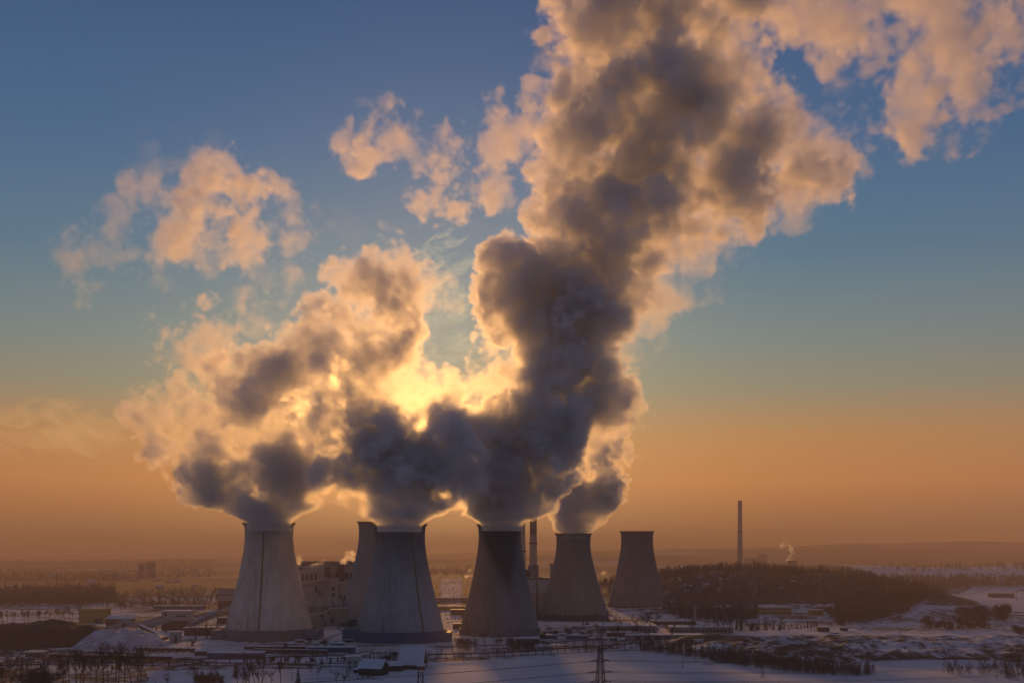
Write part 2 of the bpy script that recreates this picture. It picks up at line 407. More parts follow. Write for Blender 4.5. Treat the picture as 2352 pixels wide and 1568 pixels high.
# ------------------------------------------------------------------ cooling towers
PROF = [(0, 1.0), (.10, .945), (.25, .842), (.38, .762), (.5, .695), (.62, .635), (.75, .578), (.86, .553), (.94, .553), (1.0, .562)]
def profile(u):
    for (a, ra), (b, rb) in zip(PROF, PROF[1:]):
        if u <= b: return ra+(rb-ra)*(u-a)/(b-a)
    return PROF[-1][1]
def cooling_tower(px, ytop, ybase, wtop, wbase, m, label, skirt, ladder=None, skirt_w=None, skirt_h=.075, box=None, skirtmat=None):
    """skirt: 'wall' or 'columns'; widths in photo pixels"""
    d0 = CAM_H*FPX/(ybase-HY)          # the nearest point of the foot
    rb = wbase/2/FPX*d0
    rb = wbase/2/FPX*(d0+rb); d = d0+rb
    x = (px-CX)/FPX*d
    H = CAM_H-(ytop-HY)/FPX*(d)
    rt = wtop/2/FPX*d
    root = empty("cooling_tower", (x, d, 0), label=label, cat="cooling tower", group="concrete cooling towers of the power station")
    hs = H*skirt_h
    # widths along the height follow the photographed outline
    def rad(u):
        k = (profile(u)-.553)/(1-.553)
        return rt*.985+(rb-rt*.985)*max(k, 0)+(rt*.015 if u > .94 else 0)*(u-.94)/.06
    prof = [(rad(i/40), hs+(H-hs)*i/40) for i in range(41)]
    th = .9
    mb = MB(); mb.lathe(prof+[(r-th, z) for r, z in reversed(prof)], 96, closed=True)
    mb.build("shell", m, root, smooth=False)
    mb = MB(); mb.lathe([(prof[-1][0]+1.3, H-.2), (prof[-1][0]+1.3, H+1.1), (prof[-1][0]-.4, H+1.1), (prof[-1][0]-.4, H+.2), (prof[-1][0]+.1, H+.05)], 96)
    mb.build("rim_walkway", M_dark, root)
    mb = MB()
    for j in range(96):
        t = 2*math.pi*j/96; r = prof[-1][0]+1.2
        mb.beam((r*math.cos(t), r*math.sin(t), H+1.1), (r*math.cos(t), r*math.sin(t), H+2.2), .12)
    mb.lathe([(prof[-1][0]+1.25, H+2.15), (prof[-1][0]+1.25, H+2.3), (prof[-1][0]+1.1, H+2.3), (prof[-1][0]+1.1, H+2.15)], 96, closed=True)
    mb.build("railing", M_dark, root)
    if skirt == 'wall':
        rs = rb*(skirt_w or 1.06)
        mb = MB(); mb.lathe([(rs, 0), (rs, hs*1.12), (rs-.6, hs*1.12), (rs-.6, 0)], 72)
        for j in range(72):
            t = 2*math.pi*j/72; mb.beam(((rs+.15)*math.cos(t), (rs+.15)*math.sin(t), 0), ((rs+.15)*math.cos(t), (rs+.15)*math.sin(t), hs*1.12), .35)
        mb.build("base_wall", skirtmat or M_grey, root)
    else:
        mb = MB(); n = 44
        for j in range(n):
            t0, t1, t2 = (2*math.pi*(j+k)/n for k in (0, .5, 1))
            R0 = rb*1.03; R1 = rb-.3
            for ta, tb in ((t0, t1), (t2, t1)):
                mb.beam((R0*math.cos(ta), R0*math.sin(ta), 0), (R1*math.cos(tb), R1*math.sin(tb), hs+.3), .8)
        mb.build("column_ring", skirtmat or M_grey, root)
        mb = MB(); mb.lathe([(rb*.88, .1), (rb*.88, hs*.92)], 60); mb.build("inner_fill", M_dark, root)
    mb = MB(); mb.lathe([(rb*1.10, -.5), (rb*1.10, 1.0), (rb*1.07, 1.0), (rb*1.07, .6), (.1, .6)], 72); mb.build("basin", M_grey, root)
    if ladder is not None:
        mb = MB(); pts = []
        for i in range(0, 41):
            r, z = prof[i]; sx = ladder(z/H)
            yy = -math.sqrt(max(r*r-sx*sx*r*r, 0))-.35
            pts.append((sx*r, yy, z))
        for a, b2 in zip(pts, pts[1:]):
            mb.beam(a, b2, 1.5, .5, up=(0, 1, 0))
        mb.build("ladder", M_ladder, root)
    if box:
        for bx0, bx1, bh in box:
            mb = MB(); mb.box(bx0*rb, bx1*rb, -rb*.55, rb*.25, 0, bh); mb.build("pump_house", skirtmat or M_grey, root)
    return root, d
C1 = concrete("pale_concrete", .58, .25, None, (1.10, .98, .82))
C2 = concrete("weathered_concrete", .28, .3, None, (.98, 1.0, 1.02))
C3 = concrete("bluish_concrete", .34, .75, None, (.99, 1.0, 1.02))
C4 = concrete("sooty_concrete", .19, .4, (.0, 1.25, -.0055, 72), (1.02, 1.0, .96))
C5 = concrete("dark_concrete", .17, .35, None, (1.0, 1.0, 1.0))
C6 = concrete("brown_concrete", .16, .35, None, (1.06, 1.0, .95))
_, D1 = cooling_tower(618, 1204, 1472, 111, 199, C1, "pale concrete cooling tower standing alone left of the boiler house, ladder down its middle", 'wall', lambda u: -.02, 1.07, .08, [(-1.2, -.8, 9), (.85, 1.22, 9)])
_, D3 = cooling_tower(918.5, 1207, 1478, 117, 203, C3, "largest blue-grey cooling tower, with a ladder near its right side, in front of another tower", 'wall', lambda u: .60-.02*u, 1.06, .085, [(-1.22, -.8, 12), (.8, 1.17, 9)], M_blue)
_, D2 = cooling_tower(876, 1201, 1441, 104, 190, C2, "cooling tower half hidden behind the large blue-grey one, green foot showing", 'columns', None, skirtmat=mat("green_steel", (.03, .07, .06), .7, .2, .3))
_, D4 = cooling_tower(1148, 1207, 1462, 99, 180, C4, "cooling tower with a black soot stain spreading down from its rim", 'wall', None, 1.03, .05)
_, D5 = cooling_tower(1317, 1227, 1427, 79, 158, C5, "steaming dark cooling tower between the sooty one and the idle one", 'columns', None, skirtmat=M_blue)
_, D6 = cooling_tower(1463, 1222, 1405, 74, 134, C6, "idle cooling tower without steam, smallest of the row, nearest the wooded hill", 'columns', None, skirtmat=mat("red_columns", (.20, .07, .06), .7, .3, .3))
print("towers at", D1, D2, D3, D4, D5, D6)

# ------------------------------------------------------------------ chimneys
def chimney(px, ytop, ybase, wtop, wbase, d, label, bands, base_w=None, base_top=None, smooth=True, mat_=None):
    x = (px-CX)/FPX*d; H = CAM_H-(ytop-HY)/FPX*d; rt = wtop/2/FPX*d; rb = wbase/2/FPX*d; z0 = hz(x, d)
    root = empty("chimney", (x, d, z0), label=label, cat="chimney"); H -= z0
    r = lambda z: rb+(rt-rb)*min(1, (z/H)**.85)
    cuts = sorted({0, H}|{b*H for b in bands for b in b[:2]})
    for a, b in zip(cuts, cuts[1:]):
        k = next((q[2] for q in bands if q[0]*H-1 <= a and b <= q[1]*H+1), None)
        zs = [a+(b-a)*i/6 for i in range(7)]; mb = MB()
        pr = [(r(z), z) for z in zs]
        if b == H: pr += [(rt-.7, H), (rt-.7, H-8)]
        mb.lathe(pr, 40)
        mb.build("painted_band" if k else "shaft", k or mat_ or M_chim, root, smooth=False)
    for f in (.35, .62, .93):
        z = H*f; mb = MB(); mb.lathe([(r(z)-.1, z), (r(z)+1.2, z), (r(z)+1.2, z+1.3), (r(z)-.1, z+1.3)], 40); mb.build("platform", M_dark, root)
    if base_top:
        zb = CAM_H-(base_top-HY)/FPX*d-z0; w = base_w/2/FPX*d; mb = MB(); mb.lathe([(w*1.1, 0), (w, zb), (r(zb)*.95, zb+.4)], 40); mb.build("plinth", M_grey, root)
    return root
M_chim = mat("chimney_concrete", (.48, .40, .32), .9, .2, .05)
chimney(1200, 1176, 1330, 12.5, 17, 1500, "chimney with a red top, half hidden behind the sooty cooling tower", [(.90, 1.0, M_red)])
chimney(1225, 1150, 1330, 15, 20, 1560, "pale tapering chimney with platforms between the sooty tower and the steaming dark one", [(.70, .86, mat("brown_band", (.27, .20, .15), .9, .2, .1))], 24, 1297)
chimney(1699.7, 1149, 1345, 8.8, 14.5, 2800, "lone slender chimney far off beyond the wooded hill", [])

# ------------------------------------------------------------------ buildings
def building(name, label, cat, px0, px1, ytop, ybase, deep, wallm, roofm=None, wins=(), rz=0.0, group=None, lower=None, roof_kind='flat', over=.6, d=None, doors=(), boxes=(), ridge=3.0):
    """front wall seen from px0 to px1 with its foot at ybase; wins: (u0,u1,v0,v1,n) in shares of the front"""
    if d is None: g0, g1 = gp(px0, ybase), gp(px1, ybase)
    else: g0, g1 = Vector(((px0-CX)/FPX*d, d, 0)), Vector(((px1-CX)/FPX*d, d, 0))
    w = (g1-g0).length; z0 = min(g0.z, g1.z)
    h = CAM_H-(ytop-HY)/FPX*g0.y-z0
    o = empty(name, ((g0.x+g1.x)/2, g0.y, z0), rz, label=label, cat=cat, group=group)
    mb = MB(); zl = h*(lower[0] if lower else 0)
    if lower: m2 = MB(); m2.box(-w/2, w/2, 0, deep, -1, zl); m2.build("lower_wall", lower[1], o)
    if roof_kind == 'gable':
        mb.box(-w/2, w/2, 0, deep, zl-1 if not lower else zl, h)
        for xx in (-w/2, w/2): mb.quad((xx, 0, h), (xx, deep, h), (xx, deep/2, h+ridge))
    else: mb.box(-w/2, w/2, 0, deep, zl if lower else -1, h)
    mb.build("wall", wallm, o)
    rm = MB()
    if roof_kind == 'gable':
        for s0, s1 in ((0, deep/2), (deep, deep/2)):
            yo = -over if s0 == 0 else deep+over
            zo = h-over*ridge/(deep/2)
            rm.quad((-w/2-over, yo, zo), (w/2+over, yo, zo), (w/2+over, deep/2, h+ridge), (-w/2-over, deep/2, h+ridge))
            rm.quad((-w/2-over, yo, zo+.5), (w/2+over, yo, zo+.5), (w/2+over, deep/2, h+ridge+.5), (-w/2-over, deep/2, h+ridge+.5))
            rm.quad((-w/2-over, yo, zo), (w/2+over, yo, zo), (w/2+over, yo, zo+.5), (-w/2-over, yo, zo+.5))
            for xx in (-w/2-over, w/2+over): rm.quad((xx, yo, zo), (xx, deep/2, h+ridge), (xx, deep/2, h+ridge+.5), (xx, yo, zo+.5))
    elif roof_kind == 'shed':
        rm.quad((-w/2-over, -over, h+.1), (w/2+over, -over, h+.1), (w/2+over, deep, h+ridge), (-w/2-over, deep, h+ridge))
        rm.quad((-w/2-over, -over, h-.3), (w/2+over, -over, h-.3), (w/2+over, -over, h+.1), (-w/2-over, -over, h+.1))
        for xx in (-w/2-over, w/2+over): rm.quad((xx, -over, h-.3), (xx, -over, h+.1), (xx, deep, h+ridge), (xx, deep, h))
    else: rm.box(-w/2-over, w/2+over, -over, deep+over, h+.003, h+.6)
    rm.build("roof", roofm or M_roofsnow, o)
    for (u0, u1, v0, v1, n) in wins:
        for i in range(n):
            a = u0+(u1-u0)*i/n; b = a+(u1-u0)/n*.6
            m3 = MB(); m3.box(-w/2+a*w, -w/2+b*w, -.12, .05, v0*h, v1*h); m3.build("window", M_glass, o)
    for (u0, u1, v1) in doors:
        m3 = MB(); m3.box(-w/2+u0*w, -w/2+u1*w, -.1, .05, 0, v1*h); m3.build("door", M_dark, o)
    for i, (u, v, bw, bh) in enumerate(boxes):
        m3 = MB(); m3.box(-w/2+u*w-bw/2, -w/2+u*w+bw/2, deep*v-bw/2, deep*v+bw/2, h+.6, h+.6+bh); m3.build("roof_vent", M_grey, o)
    return o
# boiler house and its neighbours, between the left towers
building("boiler_house", "long pale boiler house with strips of dark windows behind the left towers", "power station", 668, 830, 1299, 1372, 60, M_white, M_grey,
    [(.15, .40, .74, .86, 4), (.47, .56, .74, .86, 1), (.64, .90, .76, .88, 4), (.72, .90, .40, .52, 2), (.12, .20, .93, .97, 1), (.0, .10, .50, .60, 1), (.34, .41, .52, .64, 1), (.93, .97, .62, .74, 1)], d=1400)
building("bunker_bay", "dark raised bay running along the boiler house roof", "building", 690, 810, 1289, 1299, 30, M_grey, M_grey, [(.05, .3, .9, .96, 4)], d=1425, over=.2)
for px0, px1, yt, l in ((746, 757, 1302, "left of two dark stair shafts on the boiler house front"), (775, 789, 1295, "right of two dark stair shafts on the boiler house front")):
    building("stair_shaft", l, "stair shaft", px0, px1, yt, 1360, 6, M_brick, M_grey, d=1388, over=.2)
building("transfer_tower", "pale transfer tower with small windows in front of the boiler house", "building", 743, 777, 1326, 1374, 14, M_white, M_grey, [(.55, .9, .72, .80, 1), (.55, .9, .58, .66, 1), (.55, .9, .3, .42, 1)], d=1375)
building("low_annex", "pale low annex with dark slots to the right of the transfer tower", "building", 777, 800, 1336, 1376, 10, M_white, None, [(.1, .9, .45, .65, 2), (.1, .6, .1, .25, 1)], d=1378)
for i, (px, w_) in enumerate(((708, 20), (735, 26), (757, 18), (779, 22))):
    d = 1300; x = (px-CX)/FPX*d; r = w_/2/FPX*d
    o = empty("storage_silo", (x, d, 0), label=("grey silo nearest the pale tower, first of four", "widest of the four grey silos", "third silo from the left in the row of four", "grey silo nearest the hidden tower, last of four")[i], cat="silo", group="silos in front of the boiler house")
    h = CAM_H-(1372-HY)/FPX*d
    mb = MB(); mb.lathe([(r, -1), (r, h*.72)], 28); mb.build("wall", M_grey, o)
    mb = MB(); mb.lathe([(r*1.03, h*.72), (r*.3, h*(.98 if i else .86)), (.05, h*(1.0 if i else .88))], 28); mb.build("roof", M_beltroof, o)
def gallery(label, pts, w, h, m, d0, name="conveyor_gallery", roof=M_roofsnow, legs=3, cat="conveyor"):
    """an enclosed belt running through photo points (px, py of its top edge) at distance(s)"""
    ds = d0 if isinstance(d0, (list, tuple)) else [d0]*len(pts)
    P3 = [P(px, py, dd) for (px, py), dd in zip(pts, ds)]
    o = empty(name, (P3[0].x, P3[0].y, 0), label=label, cat=cat)
    P3 = [p-Vector((P3[0].x, P3[0].y, 0)) if False else p for p in P3]
    off = Vector(o.location); mb = MB(); rb_ = MB()
    for a, b in zip(P3, P3[1:]):
        a, b = a-off, b-off
        mb.beam(a-Vector((0, 0, h/2)), b-Vector((0, 0, h/2)), w, h); rb_.beam(a+Vector((0, 0, .25)), b+Vector((0, 0, .25)), w+.5, .45)
    mb.build("casing", m, o); rb_.build("roof", roof, o)
    for i in range(legs):
        f = (i+.5)/legs*(len(P3)-1); k = int(f); q = P3[k].lerp(P3[k+1], f-k)-off
        g = hz(q.x+off.x, q.y+off.y)
        if q.z-h < g+2: continue
        for s in (-1, 1):
            mb = MB(); mb.beam((q.x, q.y+s*w*.4, g), (q.x, q.y, q.z-h), .6); mb.build("trestle_leg", M_dark, o)
    return o
gallery("sloping conveyor gallery rising along the boiler house to the transfer tower", [(680, 1343), (752, 1330)], 5, 5, M_grey, 1370, legs=2)
gallery("grey covered conveyor stepping up behind the small yellow shed, by the hidden tower", [(697, 1412), (744, 1407), (760, 1396), (800, 1395)], 5, 16, M_grey, 1250, legs=0)
building("yellow_shed", "small yellow shed at the bend of the covered conveyor", "shed", 744, 751, 1414, 1430, 5, M_ochre, None)
building("turbine_hall", "grey building with a pale upper storey behind the pale left tower", "building", 500, 560, 1351, 1398, 40, M_white, M_grey, [(.0, .9, .68, .74, 6)], lower=(.40, M_brick))
# coal handling on the left
building("coal_store", "ochre windowless shed by the dark coal heap", "shed", 182, 241, 1399, 1431, 22, M_ochre, M_ochre, doors=[(.6, .9, .35)])
building("crusher_house", "tall dark house with white upper storey where the conveyors meet", "building", 371, 436, 1403, 1447, 18, M_white, None, [(.1, .25, .75, .9, 1), (.5, .9, .7, .8, 3)], lower=(.5, M_brick))
building("white_kiosk", "small white windowed kiosk on open snow right of the snowy heap", "kiosk", 390, 411, 1451, 1476, 8, M_white, None, doors=[(.5, .75, .7)])
building("long_shed", "long low shed with roof vents below the sloping conveyor", "shed", 423, 520, 1441, 1459, 18, M_brick, None, [(.05, .95, .2, .6, 12)], boxes=[(u, .5, 1.2, 1.2) for u in (.1, .3, .45, .6, .8)])
building("brick_shed", "low brown shed beside the ochre shed", "shed", 243, 300, 1420, 1437, 12, M_brick, None, roof_kind='shed', ridge=3)
building("small_store", "small brown store behind the conveyors, next to the crusher house", "shed", 500, 522, 1418, 1432, 10, M_brick, None)
gallery("long conveyor rising right from the crusher house to the pale tower", [(436, 1431), (535, 1390)], 4, 3.5, M_beltroof, [1090, 1150], roof=M_beltroof, legs=4)
gallery("upper of two conveyors running down left from the crusher house", [(385, 1411), (313, 1432)], 4.5, 3.5, M_beltroof, [1230, 1200], roof=M_beltroof, legs=3)
gallery("lower of two conveyors running down left from the crusher house", [(392, 1417), (325, 1438)], 5, 4, M_beltroof, [1190, 1160], roof=M_beltroof, legs=3)
gallery("dark conveyor falling right to the small white kiosk", [(322, 1434), (382, 1462)], 3, 2.5, M_dark, [1150, 1060], legs=3)
gallery("short conveyor on trestles between the ochre shed and the snowy heap", [(262, 1440), (283, 1421), (318, 1434)], 4, 3, M_beltroof, [1180, 1170, 1160], roof=M_beltroof, legs=3)
gallery("long low conveyor crossing the snow below the heaps", [(160, 1500), (386, 1463)], 2.2, 1.6, M_pipe, [980, 1040], legs=10, roof=M_pipe)
# right of the sooty tower
building("filter_house", "grey filter house with sloping snowy roofs between the sooty and the steaming dark tower", "building", 1203, 1275, 1327, 1390, 40, M_grey, M_grey, d=1490, over=.3)
for i, (px0, px1) in enumerate(((1206, 1232), (1236, 1264))):
    building("filter_duct", ("left", "right")[i]+" of two pale sloping ducts before the filter house", "duct", px0, px1, 1362, 1386, 26, M_white, M_beltroof, roof_kind='shed', ridge=17, d=1455, over=.2)
building("stack_base", "dark block at the foot of the red-topped chimney", "building", 1203, 1218, 1308, 1330, 12, M_brick, M_grey, d=1505, over=.2)
building("far_plant_block", "blocky plant building beside the steaming dark tower's left edge", "building", 1263, 1290, 1294, 1330, 30, M_grey, M_grey, d=1750, over=.2)
# flat roofed works on the right
works = [
 ("white flat-roofed hall with roof vents, in front of the idle tower", 1377, 1510, 1437, 1453, 62, M_grey, [(.02, .98, .3, .7, 14)]),
 ("long white hall behind the vented one, nearest the idle tower's foot", 1500, 1600, 1426, 1434, 40, M_brick, [(.02, .98, .2, .7, 12)]),
 ("low hall right of the vented one with small roof lights", 1540, 1680, 1440, 1452, 30, M_grey, [(.02, .98, .2, .6, 16)]),
 ("lowest long shed by the railway right of the big pipe loop", 1395, 1466, 1452, 1462, 16, M_brick, [(.05, .95, .3, .7, 8)]),
 ("grey shed with blue doors at the right end of the works", 1490, 1590, 1458, 1471, 16, M_grey, [(.1, .9, .2, .8, 6)]),
 ("small pale shed left of the works, before the steaming dark tower", 1312, 1345, 1438, 1446, 10, M_grey, []),
 ("blue shed in the yard before the sooty tower", 1238, 1280, 1458, 1467, 9, M_blue, [(.1, .9, .3, .7, 5)]),
 ("blue shed with a snowy roof right of the other blue one", 1300, 1352, 1459, 1468, 9, M_blue, [(.1, .9, .3, .7, 5)]),
 ("long shed with a snowy roof just behind the pipe bridge, before the sooty tower", 1185, 1240, 1466, 1478, 12, M_brick, []),
 ("flat shed with a snowy roof under the blue-grey tower, by the rails", 705, 812, 1486, 1497, 14, M_blue, [(.02, .98, .2, .7, 14)]),
 ("long blue depot with a snowy roof by the rails below the pale tower", 476, 600, 1499, 1513, 16, M_blue, [(.25, .95, .2, .7, 12)]),
 ("short brown lean-to at the left end of the blue depot", 447, 478, 1495, 1505, 10, M_brick, []),
 ("narrow snowy platform roof behind the blue depot", 560, 700, 1484, 1490, 6, M_brick, []),
]
for lab, a, b, yt, yb, dp_, wm, wn in works:
    building("industrial_shed", lab, "industrial shed", a, b, yt, yb, dp_, wm, None, wn, over=.4,
             boxes=[(.1+.8*random.Random(lab).random()*0+.8*i/7+.1*0, .3+.4*(i % 2), 1.4, 1.5) for i in range(8)] if "vent" in lab or "roof lights" in lab else ())
for lab, a, b, yt, yb, dp_, wm, wn in [
 ("yellow two-storey block with a row of windows at the foot of the wooded hill", 1750, 1820, 1394, 1411, 22, M_yellow, [(.02, .98, .55, .85, 12), (.02, .98, .12, .4, 12)]),
 ("low ochre wing left of the yellow block", 1700, 1750, 1398, 1408, 14, M_ochre, [(.1, .9, .3, .7, 7)]),
 ("ochre cottage-sized block right of the yellow block", 1862, 1893, 1400, 1414, 14, M_ochre, [(.1, .9, .3, .7, 4)]),
 ("pink block behind the ochre one at the foot of the wooded hill", 1878, 1910, 1392, 1404, 12, mat("pink_render", (.34, .20, .16), .8, .1, .2), [(.1, .9, .3, .7, 4)]),
 ("long ochre garden wall between the yellow block and the ochre one", 1812, 1862, 1413, 1418, 1, M_ochre, []),
 ("flat shed on the open field at the far right", 2275, 2326, 1362, 1371, 12, M_brick, []),
 ("snowy-roofed house at the right edge of the woods", 1960, 1985, 1384, 1392, 10, M_brick, [])]:
    building("low_block", lab, "building", a, b, yt, yb, dp_, wm, None, wn, over=.4)
building("tower_block", "left of the two far tower blocks in the haze", "tower block", 318, 331, 1294, 1325, 16, M_grey, M_dark, [(.1, .9, .1*k+.05, .1*k+.1, 3) for k in range(9)], d=3900, over=.5)
building("tower_block", "right and slightly taller of the two far tower blocks in the haze", "tower block", 336, 354, 1290, 1325, 16, M_grey, M_dark, [(.1, .9, .1*k+.05, .1*k+.1, 4) for k in range(9)], d=3850, over=.5)
building("far_works", "blurred works building right of the lone far chimney", "building", 1742, 1762, 1272, 1300, 40, M_grey, M_grey, d=4800)
building("far_works", "lower blurred wing between the lone far chimney and the works building", "building", 1710, 1742, 1281, 1300, 40, M_grey, M_grey, d=4810)
o = empty("far_cooling_tower", ((1820-CX)/FPX*3600, 3600, 0), label="small far cooling tower smoking beyond the wooded hill", cat="cooling tower")
mb = MB(); hh = CAM_H-(1288-HY)/FPX*3600; mb.lathe([(26, 0), (20, hh*.5), (16.5, hh*.8), (16.5, hh)], 40); mb.build("shell", C6, o)
mb = MB(); mb.lathe([(16.5, hh-.2), (17.6, hh-.2), (17.6, hh+1.5), (16.3, hh+1.5)], 40); mb.build("rim_walkway", M_dark, o)

# farm in the foreground
building("farmhouse", "tall pale farmhouse with a snowy flat roof, left end of the farm", "house", 795, 826, 1508, 1540, 12, M_white, None, [(.2, .45, .55, .72, 1), (.6, .85, .55, .72, 1), (.2, .45, .2, .36, 1), (.6, .85, .2, .36, 1)], rz=.12, over=.5)
building("farmhouse", "smaller pale house behind the timber barn's left side, with a chimney", "house", 829, 846, 1502, 1514, 9, M_white, None, [(.3, .6, .4, .7, 1)], over=.4)
building("timber_barn", "low dark timber barn with a broad snowy roof right of the tall farmhouse", "barn", 822, 876, 1532, 1551, 13, M_wood, None, [(.1, .3, .2, .6, 2)], rz=-.30, roof_kind='gable', ridge=5, over=1.0)
building("garden_shed", "small snowy-roofed lean-to before the low timber barn", "shed", 812, 836, 1536, 1545, 5, M_wood, None, [(.1, .9, .3, .8, 3)], roof_kind='shed', ridge=.8)
building("garden_shed", "second small lean-to, nearer the low barn's gable", "shed", 835, 852, 1542, 1550, 5, M_wood, None, [(.1, .9, .3, .8, 2)], roof_kind='shed', ridge=.8)
building("great_barn", "great dark barn with a steep snowy roof at the right end of the farm", "barn", 918, 968, 1522, 1536, 22, M_wood, None, [(.1, .2, .2, .6, 1)], rz=-.12, roof_kind='gable', ridge=11, over=1.4, doors=[(.4, .6, .8)])
building("outbuilding", "outbuilding with a snowy roof joining the low barn to the great barn", "shed", 889, 924, 1527, 1541, 9, M_wood, None, [], roof_kind='shed', ridge=2.5)
building("outbuilding", "small red shed at the right corner of the great barn", "shed", 958, 975, 1528, 1538, 6, M_brick, None, [], roof_kind='shed', ridge=1.2)
building("track_hut", "lonely dark hut by the road beyond the snowy spoil ground", "hut", 1932, 1948, 1441, 1448, 6, M_wood, None)
building("track_hut", "larger dark hut behind conifers at the left edge of the spoil ground's back", "hut", 1880, 1905, 1440, 1450, 7, M_wood, None)

# ------------------------------------------------------------------ heaps
def heap(name, label, cat, px0, px1, ytop, ybase, m, deep, seed, flat=.5, rough=1.0):
    g0, g1 = gp(px0, ybase), gp(px1, ybase); w = g1.x-g0.x; cx = (g0.x+g1.x)/2; cy = g0.y+deep/2
    h = CAM_H-(ytop-HY)/FPX*cy
    n = 90; v = []; f = []
    for j in range(n+1):
        for i in range(n+1):
            u, t = i/n*2-1, j/n*2-1
            x, y = u*w/2*1.05, t*deep/2
            rr = (abs(u)**2.3+abs(t)**2.0)
            k = max(0, 1-rr); z = h*k**flat*(1+.10*float(n2d(x+seed*31, y, 26)))+rough*k*(.7*float(n2d(x+seed, y, 9))+.5*float(n2d(x, y+seed, 4)))
            v.append((x, y, z-.4))
    for j in range(n):
        for i in range(n):
            a = j*(n+1)+i; f.append((a, a+1, a+n+2, a+n+1))
    mb = MB(); mb.v = v; mb.f = f
    o = mb.build(name, m, None, (cx, cy, 0), True); tag(o, label, cat); return o
heap("coal_heap", "great dark brown coal heap at the left edge", "heap", -190, 178, 1427, 1490, M_coal, 150, 3, .62, 1.1)
M_patchy = mat("trodden_snow", (.50, .50, .54), .8, .45, .09, bump=.5)
heap("snowy_heap", "snow-covered heap right of the dark coal heap", "heap", 130, 335, 1444, 1492, M_patchy, 110, 8, .8, 1.6)
heap("low_coal_bank", "low dark bank joining the coal heap to the ochre shed", "heap", 120, 232, 1436, 1450, M_coal, 40, 5, .7, .8)

# ------------------------------------------------------------------ roads, rails
def strip(name, pts, w, m, lift=.12, wob=0):
    """a ribbon on the ground through photo points"""
    Q = [gp(*p) for p in pts]; L = []
    for a, b in zip(Q, Q[1:]):
        n = max(2, int((b-a).length/12))
        L += [a.lerp(b, i/n) for i in range(n)]
    L.append(Q[-1]); mb = MB()
    for a, b in zip(L, L[1:]):
        d = (b-a); d.z = 0; d.normalize(); s = Vector((-d.y, d.x, 0))*w/2
        c = [a-s, b-s, b+s, a+s]
        for q in c: q.z = hz(q.x, q.y)+lift
        mb.quad(*c)
    o = mb.build(name, m); tag(o, kind="structure"); return o
for pts, w in (([(-60, 1512), (300, 1518), (700, 1524), (1000, 1512), (1400, 1494), (1700, 1468)], 5), ([(-60, 1530), (400, 1528), (800, 1530)], 4),
               ([(330, 1496), (800, 1500), (1050, 1502), (1400, 1489)], 4), ([(560, 1478), (800, 1481), (1050, 1484)], 3)):
    strip("railway_track", pts, w, M_rail)
M_track = mat("packed_snow_road", (.42, .40, .42), .8, .2, .2)
for pts, w in (([(1860, 1448), (1960, 1430), (2090, 1405), (2200, 1368), (2280, 1347)], 7), ([(0, 1425), (180, 1418), (300, 1412), (520, 1395)], 7), ([(620, 1480), (740, 1470), (790, 1452), (770, 1436)], 5),
               ([(480, 1566), (430, 1545), (440, 1538), (560, 1532)], 3.5), ([(1010, 1395), (1060, 1384)], 6), ([(1010, 1345), (1070, 1338)], 8), ([(1400, 1428), (1700, 1424), (1830, 1430)], 6)):
    strip("road", pts, w, M_track, .16)

# freight wagons parked on the rails
def wagon():
    o = empty("freight_wagon", (0, 0, 0)); mb = MB(); mb.box(-6, 6, -1.4, 1.4, 1.1, 3.6)
    for x in np.arange(-5.5, 5.6, 1.57): mb.box(x-.08, x+.08, -1.5, 1.5, 1.1, 3.6)
    b = mb.build("body", M_brick, o)
    mb = MB(); mb.box(-5.9, 5.9, -1.35, 1.35, 3.61, 3.95); l = mb.build("snow_load", M_roofsnow, o)
    mb = MB()
    for x in (-4.4, -3, 3, 4.4):
        for y in (-.8, .8): mb.tube([(x, y-.08, .5), (x, y+.08, .5)], .5, 10)
    w = mb.build("bogie", M_dark, o); CH[o.name] = [b, l, w]; return o
wg = wagon(); first = True
def along(pts, start, n, gap, place):
    Q = [gp(*p) for p in pts]; d = (Q[1]-Q[0]).normalized(); rz = math.atan2(d.y, d.x)
    for i in range(n): place(i, Q[0]+d*(start+i*gap), rz)
def put_wagon(lab, grp):
    def f(i, p, rz):
        global first
        p = Vector((p.x, p.y, hz(p.x, p.y)+.2))
        if first: wg.location = p; wg.rotation_euler = (0, 0, rz); tag(wg, lab, "wagon", grp); first = False
        else: copy_tree(wg, p, rz, label=lab, cat="wagon", group=grp)
    return f
along([(130, 1512), (400, 1518)], 0, 8, 13, put_wagon("freight wagon in the train below the heaps", "wagons in the train below the heaps"))
along([(600, 1500), (705, 1502)], 0, 5, 13, put_wagon("freight wagon in the short train right of the blue depot", "wagons right of the blue depot"))
along([(330, 1497), (460, 1499)], 0, 4, 13, put_wagon("freight wagon in the short train left of the blue depot", "wagons left of the blue depot"))

